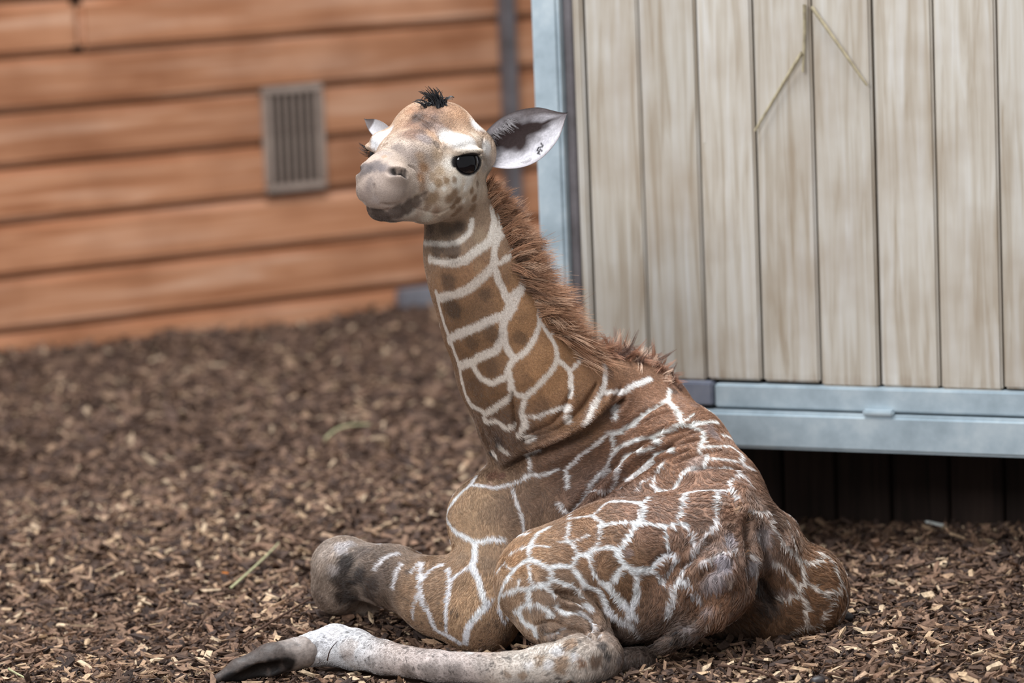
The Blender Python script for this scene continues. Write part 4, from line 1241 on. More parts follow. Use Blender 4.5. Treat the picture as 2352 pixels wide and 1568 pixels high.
# face marks given in head space: forward, left, up, radius (m), colour, strength
HMARKS = [(.150, .0, -.105, .030, (84, 66, 56), .9), (.165, .03, -.095, .020, (80, 62, 52), .9), (.165, -.03, -.095, .022, (84, 66, 56), .9), (.145, .045, -.088, .018, (84, 64, 52), .9),
          (.125, .055, -.076, .014, (92, 70, 56), .85), (.105, .062, -.066, .010, (112, 86, 66), .7), (.175, .0, -.100, .022, (74, 58, 50), .9), (.185, .02, -.084, .008, (120, 92, 78), .7),
          (.19, 0.0, -.012, .020, (98, 88, 88), .8), (.200, -.022, -.015, .018, (84, 74, 74), .85), (.195, .018, -.010, .012, (112, 100, 100), .7), (.165, .0, .010, .020, (150, 134, 126), .6),
          (.20, .042, -.014, .011, (120, 106, 100), .8), (.175, .058, -.016, .010, (70, 58, 54), .85), (.194, .045, -.0135, .0085, (30, 24, 23), .95), (.180, .053, -.017, .0085, (30, 24, 23), .95), (.186, -.045, -.0135, .010, (30, 24, 23), .95),
          (.20, .01, -.05, .018, (150, 128, 116), .6), (.19, -.03, -.05, .018, (146, 124, 114), .6), (.21, .0, -.035, .012, (112, 98, 94), .6)]
for f_, a_, n_, r_, c_, st_ in HMARKS:
    d = np.sqrt(((BV - hd(f_, a_, n_)) ** 2).sum(1)) + jit * 1.2 + mott * r_ * .25
    w = np.clip((1.35 * r_ - d) / (.7 * r_), 0, 1)
    w = (st_ * w * w * (3 - 2 * w))[:, None]
    col = col * (1 - w) + lin(c_) * w
# dark lids
for c_, ax_, t1, t2, s_ in EYES:
    q = BV - (c_ + ax_ * .030)
    a1, a2, a0 = q @ t1, q @ t2, q @ ax_
    e_ = np.sqrt((a1 / .034) ** 2 + ((a2 + .001) / np.where(a2 > 0, .0215, .0285)) ** 2)
    e_ = e_ - .22 * np.clip(a1 * (1 if s_ > 0 else -1) * -30, 0, 1) * (np.abs(a2 - .002) < .012)
    w = np.clip((1.06 - e_) / .14, 0, 1) * (np.abs(a0) < .03)
    col = col * (1 - w[:, None]) + lin((34, 28, 28)) * w[:, None]
# flecks of dirt on the legs
legs = np.clip((.13 - BV[:, 2]) / .03, 0, 1) * np.clip((.20 - BV[:, 0]) / .05, 0, 1)
fl = np.array([mnoise.noise(Vector(v * 210.0)) + .6 * mnoise.noise(Vector(v * 55.0)) for v in BV])
w = (np.clip((fl - .42) / .15, 0, 1) * legs * .75)[:, None]
col = col * (1 - w) + lin((62, 52, 47)) * w
# grime where the coat meets the floor
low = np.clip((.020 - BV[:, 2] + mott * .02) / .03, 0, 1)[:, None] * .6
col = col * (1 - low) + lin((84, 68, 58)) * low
ALB = 0.92
col = np.clip(col * ALB, .005, .95)
print('colour', round(time.time() - T0, 1))
M['coat'] = vcol_mat('giraffe_coat', 0.62, 0.25, 420, 0.18, 0.25)
calf = bpy.data.objects.new('giraffe_calf', None)
COL.objects.link(calf)
calf.location = (0.25, 0.25, 0)
calf_inv = Vector((-0.25, -0.25, 0))
tag(calf, 'newborn giraffe calf with brown patches lying on the bark floor', 'giraffe')


def calf_part(name, me, mat, label=None, parent=None):
    o = link(name, me, mat, parent or calf)
    if parent is None:
        o.location = calf_inv
    if label:
        o['label'] = label
    return o


body = calf_part('body', np_mesh('body', BV, BQ, True, col), M['coat'])


# ---- eyes
def uv_sphere(c, ax, t1, t2, rad, nu=40, nv=24):
    V, Q = [], []
    for i in range(nv + 1):
        th = math.pi * i / nv
        for j in range(nu):
            ph = 2 * math.pi * j / nu
            V.append(c + rad[0] * math.cos(th) * ax + rad[1] * math.sin(th) * math.cos(ph) * t1 + rad[2] * math.sin(th) * math.sin(ph) * t2)
    for i in range(nv):
        for j in range(nu):
            Q.append([i * nu + j, i * nu + (j + 1) % nu, (i + 1) * nu + (j + 1) % nu, (i + 1) * nu + j])
    return np.array(V), np.array(Q)


m, nt, nodes, links, bs = new_mat('dark_eye')
bs.inputs['Base Color'].default_value = (0.006, 0.005, 0.006, 1)
bs.inputs['Roughness'].default_value = 0.06
bs.inputs['Specular IOR Level'].default_value = 0.3
M['eye'] = m
M['black_hair'] = plain_mat('black_hair', (0.008, 0.008, 0.010), 0.3, 0.5)


def tube_strands(strands, sides=5):
    """strands: list of (points (n,3), radii (n,)) -> V, Q"""
    V, Q, base = [], [], 0
    for P, R in strands:
        P = np.asarray(P, float)
        n = len(P)
        T = np.gradient(P, axis=0)
        T /= np.linalg.norm(T, axis=1)[:, None] + 1e-9
        ref = np.array([.31, .52, .79])
        A = np.cross(T, ref)
        A /= np.linalg.norm(A, axis=1)[:, None] + 1e-9
        Bn = np.cross(T, A)
        for i in range(n):
            for j in range(sides):
                a = 2 * math.pi * j / sides
                V.append(P[i] + R[i] * (math.cos(a) * A[i] + math.sin(a) * Bn[i]))
        for i in range(n - 1):
            for j in range(sides):
                Q.append([base + i * sides + j, base + i * sides + (j + 1) % sides, base + (i + 1) * sides + (j + 1) % sides, base + (i + 1) * sides + j])
        base += n * sides
    return np.array(V), np.array(Q)


for c_, ax_, t1, t2, s_ in EYES:
    V, Q = uv_sphere(c_ + ax_ * .001, ax_, t1, t2, (.0355, .0365, .0355))
    eye_o = calf_part('eye', np_mesh('eye', V, Q), M['eye'], 'large glossy black eye')
    # lashes along the upper lid
    lash = []
    for k in range(34):
        a = math.radians(12 + 156 * k / 33 + random.uniform(-3, 3))
        root = c_ + ax_ * .036 + t1 * (.027 * math.cos(a)) + t2 * (.021 * math.sin(a) + .001)
        out = ax_ * .75 + t1 * (.55 * math.cos(a)) + t2 * (.25 * math.sin(a) - .25)
        L = random.uniform(.010, .017) if s_ > 0 else random.uniform(.018, .028)
        ts = np.linspace(0, 1, 6)[:, None]
        P = root + out * L * ts + t2 * L * .35 * ts ** 2
        lash.append((P, .00055 * (1 - .85 * ts[:, 0])))
    V, Q = tube_strands(lash, 4)
    calf_part('eyelashes', np_mesh('eyelashes', V, Q), M['black_hair'], 'black eyelashes', eye_o)


# ---- ears: cupped leaves with thickness
def make_ear(base, tip, side_dir, cup_dir, width, cup, col_fn, nu=110, nv=70):
    """side_dir: across the ear, cup_dir: the way the hollow faces"""
    L = np.linalg.norm(tip - base)
    ax = (tip - base) / L
    V, C = [], []
    lay = []
    for layer in (0, 1):
        for i in range(nu + 1):
            u = i / nu
            w = width * (0.40 * (1 - u) ** 1.5 + 1.0 * math.sin(math.pi * min(1, (u * .93 + .035))) ** .75 * (0.72 + .28 * (1 - u)))
            w0 = w
            for j in range(nv + 1):
                v = 2 * j / nv - 1
                if u > .72:
                    w = w0 * max(0.0, 1 - ((u - .72) / .28) ** (1.9 if v > 0 else 3.4))
                dep = cup * (1 - u * .55) * (1 - v * v) * (.25 + .75 * math.sin(math.pi * min(1, u * .8 + .12)))
                roll = (1 - u) ** 2 * .55
                p = base + ax * (u * L) + side_dir * (w * v * (.88 if v > 0 else 1.12) * (1 - roll * v * v * .4)) - cup_dir * dep
                p = p + cup_dir * (roll * w * .7 * v * v)
                th = .0045 * (1 - v * v) ** .5 + .0012
                p = p + (-cup_dir * th if layer else 0)
                V.append(p)
                C.append(col_fn(u, v, layer))
    n = (nu + 1) * (nv + 1)
    Q = []
    for i in range(nu):
        for j in range(nv):
            a = i * (nv + 1) + j
            Q.append([a, a + 1, a + nv + 2, a + nv + 1])
            Q.append([n + a, n + a + nv + 1, n + a + nv + 2, n + a + 1])
    for i in range(nu):
        for j in (0, nv):
            a = i * (nv + 1) + j
            Q.append([a, a + nv + 1, n + a + nv + 1, n + a])
    for j in range(nv):
        a = nu * (nv + 1) + j
        Q.append([a, a + 1, n + a + 1, n + a])
    return np.array(V), np.array(Q), np.array(C)


def ear_col(u, v, layer):
    if layer:
        return lin((196, 186, 182))
    nz = mnoise.noise(Vector((u * 9, v * 5, 3.1)))
    nz2 = mnoise.noise(Vector((u * 30, v * 18, 1.7)))
    white = lin((214, 208, 214))
    dark = lin((62, 46, 44))
    grey = lin((122, 108, 108))
    # dark hollow along the upper middle, pale lower flap, grey rim
    d_ = np.clip(2.1 - abs((v - .16 + .3 * (u - .4)) / .50) * 1.3 - abs(u - .36) / .34 + .45 * nz, 0, 1)
    c = white * (1 - d_) + dark * d_
    rim = np.clip((abs(v) - .86) / .12, 0, 1) * .75 + np.clip((u - .80) / .15, 0, 1) * .7
    c = c * (1 - min(rim, 1)) + grey * min(rim, 1)
    up = np.clip((v - .40) / .3, 0, 1) * np.clip((u - .30) / .3, 0, 1) * .8
    c = c * (1 - up) + lin((108, 92, 88)) * up
    return np.clip(c * (1 + .22 * nz2), 0, 1)


M['ear'] = vcol_mat('ear_skin', 0.7, 0.2, 300, 0.15)
e_base, e_tip = at(1112, 352, .30), at(1304, 258, .30)
e_ax = (e_tip - e_base) / np.linalg.norm(e_tip - e_base)
cupd = np.array([-.12, -.97, .12])
cupd = cupd - e_ax * (cupd @ e_ax)
cupd /= np.linalg.norm(cupd)
sided = np.cross(cupd, e_ax)
if sided[2] < 0:
    sided = -sided
V, Q, C = make_ear(e_base, e_tip, sided, cupd, .060, .030, ear_col)
# tattoo in the ear
for poly in TATTOO:
    for a, b in zip(poly[:-1], poly[1:]):
        a, b = np.array(a), np.array(b)
        t = np.clip(((V - a) @ (b - a)) / ((b - a) @ (b - a)), 0, 1)
        dd = np.linalg.norm(V - a - t[:, None] * (b - a), axis=1)
        kk = np.clip((.0024 - dd) / .0011, 0, 1)[:, None] * (np.arange(len(V)) < len(V) // 2)[:, None] * .9
        C = C * (1 - kk) + np.array(srgb(30, 26, 28)) * kk
ear_l = calf_part('ear', np_mesh('ear', V, Q, True, C * .92), M['ear'], 'wide upright ear with a dark hollow')
EAR_F = (e_base, e_ax, sided, cupd, np.linalg.norm(e_tip - e_base))
e_base2, e_tip2 = at(905, 318, .36), at(836, 272, .40)
e_ax2 = (e_tip2 - e_base2) / np.linalg.norm(e_tip2 - e_base2)
cupd2 = np.array([-.75, -.5, .4])
cupd2 = cupd2 - e_ax2 * (cupd2 @ e_ax2)
cupd2 /= np.linalg.norm(cupd2)
sided2 = np.cross(cupd2, e_ax2)
if sided2[2] < 0:
    sided2 = -sided2
V, Q, C = make_ear(e_base2, e_tip2, sided2, cupd2, .019, .006, lambda u, v, l: lin((206, 202, 206)) if u < .75 else lin((120, 108, 106)), 24, 14)
calf_part('ear', np_mesh('ear', V, Q, True, C * .92), M['ear'], 'small pale far ear peeping out')

# ---- horn tuft: black wet curls on the crown
def on_skin(q):
    return np.array(bvh.find_nearest(Vector(q))[0])


def along(pts, t):
    P = np.array(pts, float) * .001
    seg = np.linalg.norm(np.diff(P, axis=0), axis=1)
    cum = np.concatenate([[0], np.cumsum(seg)]) / seg.sum()
    return np.array([np.interp(t, cum, P[:, i]) for i in range(3)])


tuft = []
for k in range(15):
    lock = along(CROWN_ROOT, k / 14) + np.array([random.gauss(0, .003), random.gauss(.008, .008), 0])
    ang0 = random.uniform(-.7, .7)
    curl = random.choice([-1, 1]) * random.choice([random.uniform(.4, 1.5), random.uniform(1.6, 4.5)])
    Lk = random.uniform(.022, .044)
    for q in range(9):
        bp_ = on_skin(lock + np.array([random.gauss(0, .0035), random.gauss(0, .004), 0]))
        L = Lk * random.uniform(.8, 1.1)
        ts = np.linspace(0, 1, 14)
        lean_ = random.gauss(0, .15)
        P = [bp_]
        for t in ts[1:]:
            a = ang0 + curl * t ** 1.6 + random.gauss(0, .03)
            P.append(P[-1] + L / 13 * (math.sin(a) * _r + math.cos(a) * _u0 + np.array([0, lean_ - .15, 0])))
        tuft.append((np.array(P), .0017 * (1 - .75 * ts) * random.uniform(.5, 1.3)))
V, Q = tube_strands(tuft, 6)
calf_part('horn_tuft', np_mesh('horn_tuft', V, Q), M['black_hair'], 'tuft of wet black curls on the crown')

# ---- hooves: a horny shell with a dark hollow sole
HF = Field()
hp = [atz(692, 1498, .040), atz(620, 1515, .034), atz(548, 1538, .020), atz(500, 1558, .008)]
HF.cap(hp[0], hp[1], .034, .033, .01)
HF.cap(hp[1], hp[2], .033, .022, .01)
HF.cap(hp[2], hp[3], .022, .010, .01)
sole = [atz(668, 1524, .026), atz(600, 1538, .016), atz(540, 1558, .004)]
tc_ = np.array([0, -.025, -.004])
HF.cap(sole[0] + tc_, sole[1] + tc_, .019, .022, .005, 's')
HF.cap(sole[1] + tc_, sole[2] + tc_, .022, .016, .005, 's')
lo = np.min(hp, 0) - .05
hi = np.max(hp, 0) + .05
V, Q = HF.mesh(np.arange(lo[0], hi[0], .003), np.arange(lo[1], hi[1], .003), np.arange(lo[2], hi[2], .003))
V = smooth_verts(V, Q, 2)
M['hoof'] = vcol_mat('hoof_horn', 0.55, 0.35, 120, 0.35, 0.4)
hc = np.tile(lin((74, 62, 56)), (len(V), 1))
hn = np.array([mnoise.noise(Vector(v * 60.0)) for v in V])
k_ = np.clip((.062 - np.linalg.norm(V - hp[0], axis=1) + hn * .02) / .03, 0, 1)[:, None]
hc = hc * (1 - .75 * k_) + lin((168, 152, 142)) * .75 * k_
dsole = np.min([np.linalg.norm(V - (s_ + tc_), axis=1) for s_ in (sole[0], sole[1], sole[2], (sole[0] + sole[1]) / 2, (sole[1] + sole[2]) / 2)], 0)
k_ = np.clip((.031 - dsole + hn * .008) / .006, 0, 1)[:, None]
hc = hc * (1 - k_) + lin((26, 21, 20)) * k_
calf_part('hoof', np_mesh('hoof', V, Q, True, hc), M['hoof'], 'dark hind hoof with hollow sole')

# ------------------------------------------------------------------ hair
FP = np.array([q[0] for q in FLOW]) * .001
FD = np.array([q[1] for q in FLOW], float)


def sample_surface(n, mask=None):
    a = BV[BQ[:, 1]] - BV[BQ[:, 0]]
    b = BV[BQ[:, 3]] - BV[BQ[:, 0]]
    area = np.linalg.norm(np.cross(a, b), axis=1)
    if mask is not None:
        area = area * mask
    f = np.searchsorted(np.cumsum(area) / area.sum(), rng.random(n))
    f = np.minimum(f, len(BQ) - 1)
    u, v = rng.random(n), rng.random(n)
    wts = np.stack([(1 - u) * (1 - v), u * (1 - v), u * v, (1 - u) * v], -1)
    q = BQ[f]
    P = (BV[q] * wts[..., None]).sum(1)
    N = (BN[q] * wts[..., None]).sum(1)
    N /= np.linalg.norm(N, axis=1)[:, None]
    Cc = (col[q] * wts[..., None]).sum(1)
    return P, N, Cc


def flow_at(P, N):
    W = np.zeros(len(P))
    D = np.zeros((len(P), 3))
    for p, d in zip(FP, FD):
        w = 1 / (((P - p) ** 2).sum(1) + .0004) ** 2
        W += w
        D += w[:, None] * d
    D -= N * (D * N).sum(1)[:, None]
    return D / (np.linalg.norm(D, axis=1)[:, None] + 1e-9)


def curves_object(name, PTS, RAD, COLS, mat, label, parent):
    """PTS (n, k, 3), RAD (n, k), COLS (n, 3)"""
    n, k = PTS.shape[:2]
    cu = bpy.data.hair_curves.new(name)
    cu.add_curves([k] * n)
    cu.attributes['position'].data.foreach_set('vector', PTS.astype(np.float32).ravel())
    ra = cu.attributes.get('radius') or cu.attributes.new('radius', 'FLOAT', 'POINT')
    ra.data.foreach_set('value', RAD.astype(np.float32).ravel())
    per_point = COLS.ndim == 3
    ca = cu.attributes.new('Col', 'FLOAT_COLOR', 'POINT' if per_point else 'CURVE')
    c4 = np.ones((n * k if per_point else n, 4), np.float32)
    c4[:, :3] = COLS.reshape(-1, 3)
    ca.data.foreach_set('color', c4.ravel())
    cu.materials.append(mat)
    o = bpy.data.objects.new(name, cu)
    COL.objects.link(o)
    o.parent = parent
    o.location = calf_inv
    tag(o, label, kind='stuff')
    return o


def vnoise(P, scale, seed):
    """cheap smooth vector noise from a few sines"""
    r_ = np.random.default_rng(seed)
    out = np.zeros_like(P)
    for _ in range(5):
        K = r_.normal(size=(3, 3)) * scale
        out += np.sin(P @ K + r_.random(3) * 6.28)
    return out / 2.2


M['fur'] = vcol_mat('short_fur', 0.42, 0.5)
N_FUR = 430000
fmask = np.where(facing[BQ[:, 0]] > -.25, 1.0, .12)
P, N, C = sample_surface(N_FUR, fmask)
D = flow_at(P, N)
headm = np.clip((P[:, 2] - .90) / .05, 0, 1)
legm = np.clip((.10 - P[:, 2]) / .05, 0, 1) * np.clip((.12 - P[:, 0]) / .1, 0, 1)
neckm = np.clip((P[:, 2] - .45) / .1, 0, 1) * (1 - headm)
ln = (.0076 * (1 - neckm) + .0040 * neckm) * (1 - headm) + .0030 * headm
rump = np.clip((P[:, 0] - .22) / .15, 0, 1) * np.clip((.40 - P[:, 2]) / .1, 0, 1)
ln *= 1 + .55 * rump
ln = ln * (1 - .6 * legm) * rng.uniform(.6, 1.25, N_FUR)
eyed = np.min([np.linalg.norm(P - (c_ + ax_ * .03), axis=1) for c_, ax_, t1, t2, s_ in EYES], 0)
ln *= np.clip((eyed - .026) / .012, .05, 1)
nos = np.linalg.norm(P - hd(.19, 0, -.03), axis=1)
ln *= np.clip((nos - .02) / .09, .25, 1)
# wet locks: hairs lean to the middle of their lock
LK = 20000
lp, lnn, _ = sample_surface(LK, fmask)
lt = vert_tree(lp)
own = np.array([lt.find(p)[1] for p in P])
lean = lp[own] - P
D = D + .50 * vnoise(P, 26.0, 3) * (1 - .6 * headm - .6 * neckm)[:, None] + .30 * vnoise(P, 70.0, 4) * (1 - .6 * neckm)[:, None]
D -= N * (D * N).sum(1)[:, None]
D /= np.linalg.norm(D, axis=1)[:, None] + 1e-9
lift = ((.20 + .22 * rng.random(N_FUR)) * (1 - .45 * neckm - .4 * headm))[:, None]
d0 = D + N * lift
d1 = D + N * lift * .25
rumpm = np.clip((P[:, 0] - .12) / .2, 0, 1) * np.clip((.45 - P[:, 2]) / .15, 0, 1)
clump = (.30 + .55 * rumpm)[:, None] * (1 - .6 * headm - .5 * neckm)[:, None]
p1 = P + d0 * ln[:, None] * .4 + lean * clump * .35
p2 = p1 + d1 * ln[:, None] * .35 + lean * clump * .40
p3 = p2 + d1 * ln[:, None] * .35 + lean * clump * .15
PTS = np.stack([P - N * .001, p1, p2, p3], 1)
RAD = np.array([.00036, .00033, .00026, .00008])[None] * rng.uniform(.7, 1.2, N_FUR)[:, None]
vary = .22 * (1 - headm - .5 * neckm) + .10
lockb = rng.uniform(-.42, .16, LK)[own] * (.25 + .75 * rumpm) * (1 - headm) * (1 - .6 * neckm)
CC = np.clip(C * ((1 + vary * rng.uniform(-1, .9, N_FUR)) * (1 + lockb))[:, None], 0, .95)
curves_object('fur', PTS, RAD, CC, M['fur'], 'short damp fur', calf)


# mane along the crest of the neck and over the withers
def strand_set(root, n, spread, dir_fn, len_fn, colours, rad, seed, k=8, curl=.25, dY=0.0, per=16, tip=1.0, cw=.0045):
    """locks of hair: members of a lock start close together and meet at its tip"""
    r_ = np.random.default_rng(seed)
    PT, RD, CL = [], [], []
    pal = [lin(c) for c in colours]
    ts = np.linspace(0, 1, k)
    for _ in range(max(1, n // per)):
        t = r_.random()
        h0 = on_skin(along(root, t) + r_.normal(size=3) * spread)
        dd = r_.random() * dY
        d = dir_fn(t, r_)
        L = len_fn(t, r_)
        cu_ = r_.normal(size=3) * curl
        base_c = pal[r_.integers(len(pal))]
        tight = r_.uniform(.35, .8)
        for _m in range(per):
            h = on_skin(h0 + r_.normal(size=3) * cw)
            off = h - h0
            h = h + np.array([0, .003 + dd, 0])
            Lm = L * r_.uniform(.75, 1.1)
            dm = d + r_.normal(size=3) * .09
            P = h[None] + dm[None] * (Lm * ts)[:, None] + cu_[None] * (Lm * ts ** 2)[:, None] * .5 + np.array([0, 0, -1])[None] * (Lm * ts ** 2.2)[:, None] * .15 - off[None] * (ts ** 1.3 * tight)[:, None]
            PT.append(P)
            RD.append(rad * (1 - .8 * ts) * r_.uniform(.7, 1.2))
            c0 = base_c * r_.uniform(.8, 1.15)
            CL.append(c0[None] * (1 + (tip - 1) * ts ** 2)[:, None])
    return np.array(PT), np.array(RD), np.clip(np.array(CL), 0, .9)


def mane_dir(t, r_):
    a = math.radians(np.interp(t, [0, .3, .7, 1], [48, 24, 2, -14]) + r_.normal() * 11)
    d = math.cos(a) * _r + math.sin(a) * _u + np.array([0, r_.normal() * .22, 0])
    return d / np.linalg.norm(d)


MB = ((150, 102, 66), (132, 90, 58), (168, 120, 82), (108, 74, 50), (190, 148, 114))
PT, RD, CL = strand_set(MANE_ROOT, 13000, .012, mane_dir, lambda t, r_: np.interp(t, [0, .15, .4, .8, 1], [.034, .052, .070, .076, .055]) * r_.uniform(.6, 1.1), MB, .0007, 21, dY=.05, tip=1.7, curl=.3)
M['mane'] = vcol_mat('mane_hair', 0.55, 0.3)
curves_object('mane', PT, RD, CL, M['mane'], 'upright reddish brown mane', calf)


def wither_dir(t, r_):
    a = math.radians(np.interp(t, [0, .5, 1], [80, 60, 35]) + r_.normal() * 28)
    d = math.cos(a) * _r + math.sin(a) * _u + np.array([0, r_.normal() * .3, 0])
    return d / np.linalg.norm(d)


PT, RD, CL = strand_set(WITHERS_ROOT, 2600, .008, wither_dir,
                        lambda t, r_: np.interp(t, [0, .3, 1], [.028, .032, .018]) * r_.uniform(.5, 1.1), ((170, 118, 86), (204, 168, 140), (140, 92, 64), (96, 66, 52)), .0007, 22, curl=1.3, dY=.03, per=12, tip=1.6)
curves_object('wither_hair', PT, RD, CL, M['mane'], 'curly tuft of hair over the withers', calf)


def tail_dir(t, r_):
    a = math.radians(r_.normal(215, 25))
    d = math.cos(a) * _r + math.sin(a) * _u + np.array([0, -.5, 0])
    return d / np.linalg.norm(d)


PT, RD, CL = strand_set(TAIL_ROOT, 1100, .009, tail_dir, lambda t, r_: r_.uniform(.010, .022), ((168, 122, 82), (192, 150, 112), (130, 90, 60)), .0007, 23, curl=.5)
curves_object('tail_ridge_hair', PT, RD, CL, M['mane'], 'bristly tan hair along the tail root', calf)


def tuft_dir(t, r_):
    a = math.radians(r_.normal(205, 18))
    d = math.cos(a) * _r + math.sin(a) * _u + np.array([0, r_.normal() * .2, 0])
    return d / np.linalg.norm(d)


PT, RD, CL = strand_set(TAIL_END, 1100, .009, tuft_dir, lambda t, r_: r_.uniform(.010, .024), ((62, 50, 44), (84, 66, 54), (50, 42, 40), (112, 88, 72)), .0007, 24, curl=.4)
curves_object('tail_tuft', PT, RD, CL, M['mane'], 'dark tuft at the end of the tail', calf)
# white hairs growing from the ear edge
ET, ER, EC = [], [], []
eb, ea, es_, ec, eL = EAR_F
for _ in range(420):
    u = random.uniform(.05, .42)
    w = .060 * (0.40 * (1 - u) ** 1.5 + math.sin(math.pi * min(1, (u * .93 + .035))) ** .75 * (0.72 + .28 * (1 - u)))
    v = random.choice([random.uniform(.55, .86), random.uniform(-.98, -.88)])
    p = eb + ea * (u * eL) + es_ * w * v * .9 - ec * .028 * (1 - u * .55) * (1 - v * v) + ec * .002
    d = ea * random.gauss(.7, .2) - es_ * (.9 if v > 0 else .25) * random.uniform(.4, 1) + ec * random.uniform(.1, .5)
    d /= np.linalg.norm(d)
    L = random.uniform(.008, .024) if v > 0 else random.uniform(.004, .010)
    ts = np.linspace(0, 1, 5)[:, None]
    ET.append(p + d * L * ts - np.array([0, 0, 1]) * L * .25 * ts ** 2)
    ER.append(.00030 * (1 - .8 * ts[:, 0]))
    EC.append(lin((226, 220, 222)) * random.uniform(.7, 1.1))
curves_object('ear_hair', np.array(ET), np.array(ER), np.array(EC), M['mane'], 'pale hairs fringing the ear', calf)
print('hair', round(time.time() - T0, 1))

# ------------------------------------------------------------------ wood chips on the floor
PAL = [(182, 154, 124), (164, 134, 108), (146, 117, 94), (126, 100, 82), (108, 84, 69), (92, 72, 60), (76, 60, 52), (62, 50, 45), (166, 138, 114), (132, 103, 84), (190, 166, 138)]
PALN = np.array([srgb(*c) for c in PAL])


def chips_mesh(name, X, Y, Z, L, yaw, tilt, rolls, cols):
    n = len(X)
    Wd = L * rng.uniform(.16, .42, n)
    Th = np.clip(L * rng.uniform(.08, .22, n), .0014, .0075)
    base = np.array([[sx, sy, sz] for sx in (-1, 1) for sy in (-1, 1) for sz in (-1, 1)], float)
    Vv = base[None] * np.stack([L / 2, Wd / 2, Th / 2], -1)[:, None]
    Vv = Vv * rng.uniform(.35, 1.2, (n, 8, 3))
    # ends taper and bend
    Vv[:, :, 2] += (Vv[:, :, 0] ** 2) / np.maximum(L, 1e-4)[:, None] * rng.normal(0, .25, n)[:, None]
    cy, sy = np.cos(yaw), np.sin(yaw)
    ct, st = np.cos(tilt), np.sin(tilt)
    cr, sr = np.cos(rolls), np.sin(rolls)
    x, y, z = Vv[..., 0], Vv[..., 1], Vv[..., 2]
    y, z = y * cr[:, None] - z * sr[:, None], y * sr[:, None] + z * cr[:, None]
    x, z = x * ct[:, None] - z * st[:, None], x * st[:, None] + z * ct[:, None]
    x, y = x * cy[:, None] - y * sy[:, None], x * sy[:, None] + y * cy[:, None]
    Vw = np.stack([x + X[:, None], y + Y[:, None], z + Z[:, None]], -1).reshape(-1, 3)
    Qq = (BOXQ[None] + (np.arange(n) * 8)[:, None, None]).reshape(-1, 4)
    return np_mesh(name, Vw, Qq, False, np.repeat(cols, 8, axis=0))


def in_body(x, y, z):
    if not (-.62 < x < .82 and -.36 < y < .74):
        return False
    co, nn, idx_, dist = bvh.find_nearest(Vector((x, y, z)))
    if co is None:
        return False
    return (Vector((x, y, z)) - co).dot(nn) < .002 or dist < .006


def wedge(n, y0, y1):
    """random ground positions in the part of the floor that can be seen"""
    Y = np.sqrt(rng.random(n) * ((y1 + 7.7) ** 2 - (y0 + 7.7) ** 2) + (y0 + 7.7) ** 2) - 7.7
    half = (Y + 7.7) * .14 + .75
    return rng.uniform(-1, 1, n) * half, Y


def scatter(n, y0, y1, lmin, lmax, power):
    X, Y = wedge(n, y0, y1)
    keep = np.array([not in_body(a, b, .012) for a, b in zip(X, Y)])
    wl = (X * 1.0 - WA[0]) * WN[0] + (Y - WA[1]) * WN[1] > .02
    X, Y = X[keep & wl], Y[keep & wl]
    n = len(X)
    L = lmin + (lmax - lmin) * rng.random(n) ** power
    blot = np.sin(3.1 * X + 1.3) * np.sin(2.7 * Y + .4) + .6 * np.sin(7.7 * X - 3 * Y) * np.sin(6.1 * Y + 2 * X)
    pick = rng.integers(0, len(PAL), n)
    darker = rng.random(n) < .60 + .3 * (L < .012) - .14 * blot + .10 * np.clip(Y / 4, 0, 1)
    pick[darker] = rng.integers(3, 8, darker.sum())
    cols = PALN[pick] * rng.uniform(.8, 1.15, (n, 1))
    far = np.clip((Y - .6) / 2.5, 0, 1)[:, None] * .3       # farther back the litter is more even in tone
    cols = cols * (1 - far) + np.array(srgb(112, 88, 76)) * rng.uniform(.7, 1.3, (n, 1)) * far
    Z = ground_h(X, Y) + rng.random(n) ** 1.4 * .016 + .002
    return (X, Y, Z, L, rng.uniform(0, 6.28, n), rng.normal(0, .36, n), rng.normal(0, .5, n), cols)


parts_ = [scatter(34000, -.75, 1.2, .004, .012, 1.0), scatter(52000, -.75, .9, .010, .048, 2.0), scatter(33000, .9, 2.4, .014, .055, 1.8), scatter(32000, 2.4, 6.6, .020, .065, 1.5)]
args = [np.concatenate([q[i] for q in parts_]) for i in range(8)]
mulch = link('wood_chip_mulch', chips_mesh('wood_chip_mulch', *args), M['chips'], floor)
tag(mulch, 'thick litter of small brown wood chips spread over the whole barn floor', kind='stuff')
print('mulch', round(time.time() - T0, 1))

# the chips nearest to us, one object each
variants = []
TONES = [(0, 'pale tan'), (1, 'tan'), (8, 'pinkish tan'), (2, 'mid brown'), (9, 'reddish brown'), (3, 'dull brown'), (4, 'dark brown'), (10, 'cream')]


def chip_place(x, y):
    if x < 520:
        return 'left of the hind hoof' if y > 1440 else 'on the open floor left of the folded front leg'
    if x < 1150:
        return 'between the outstretched hind leg and the folded front leg' if y < 1500 else 'in front of the outstretched hind leg'
    if x < 1560:
        return 'in front of the near hock'
    if x < 1960:
        return 'in front of the rump and tail'
    return 'on the floor right of the far haunch' if y > 1420 else 'on the floor between the far haunch and the door'


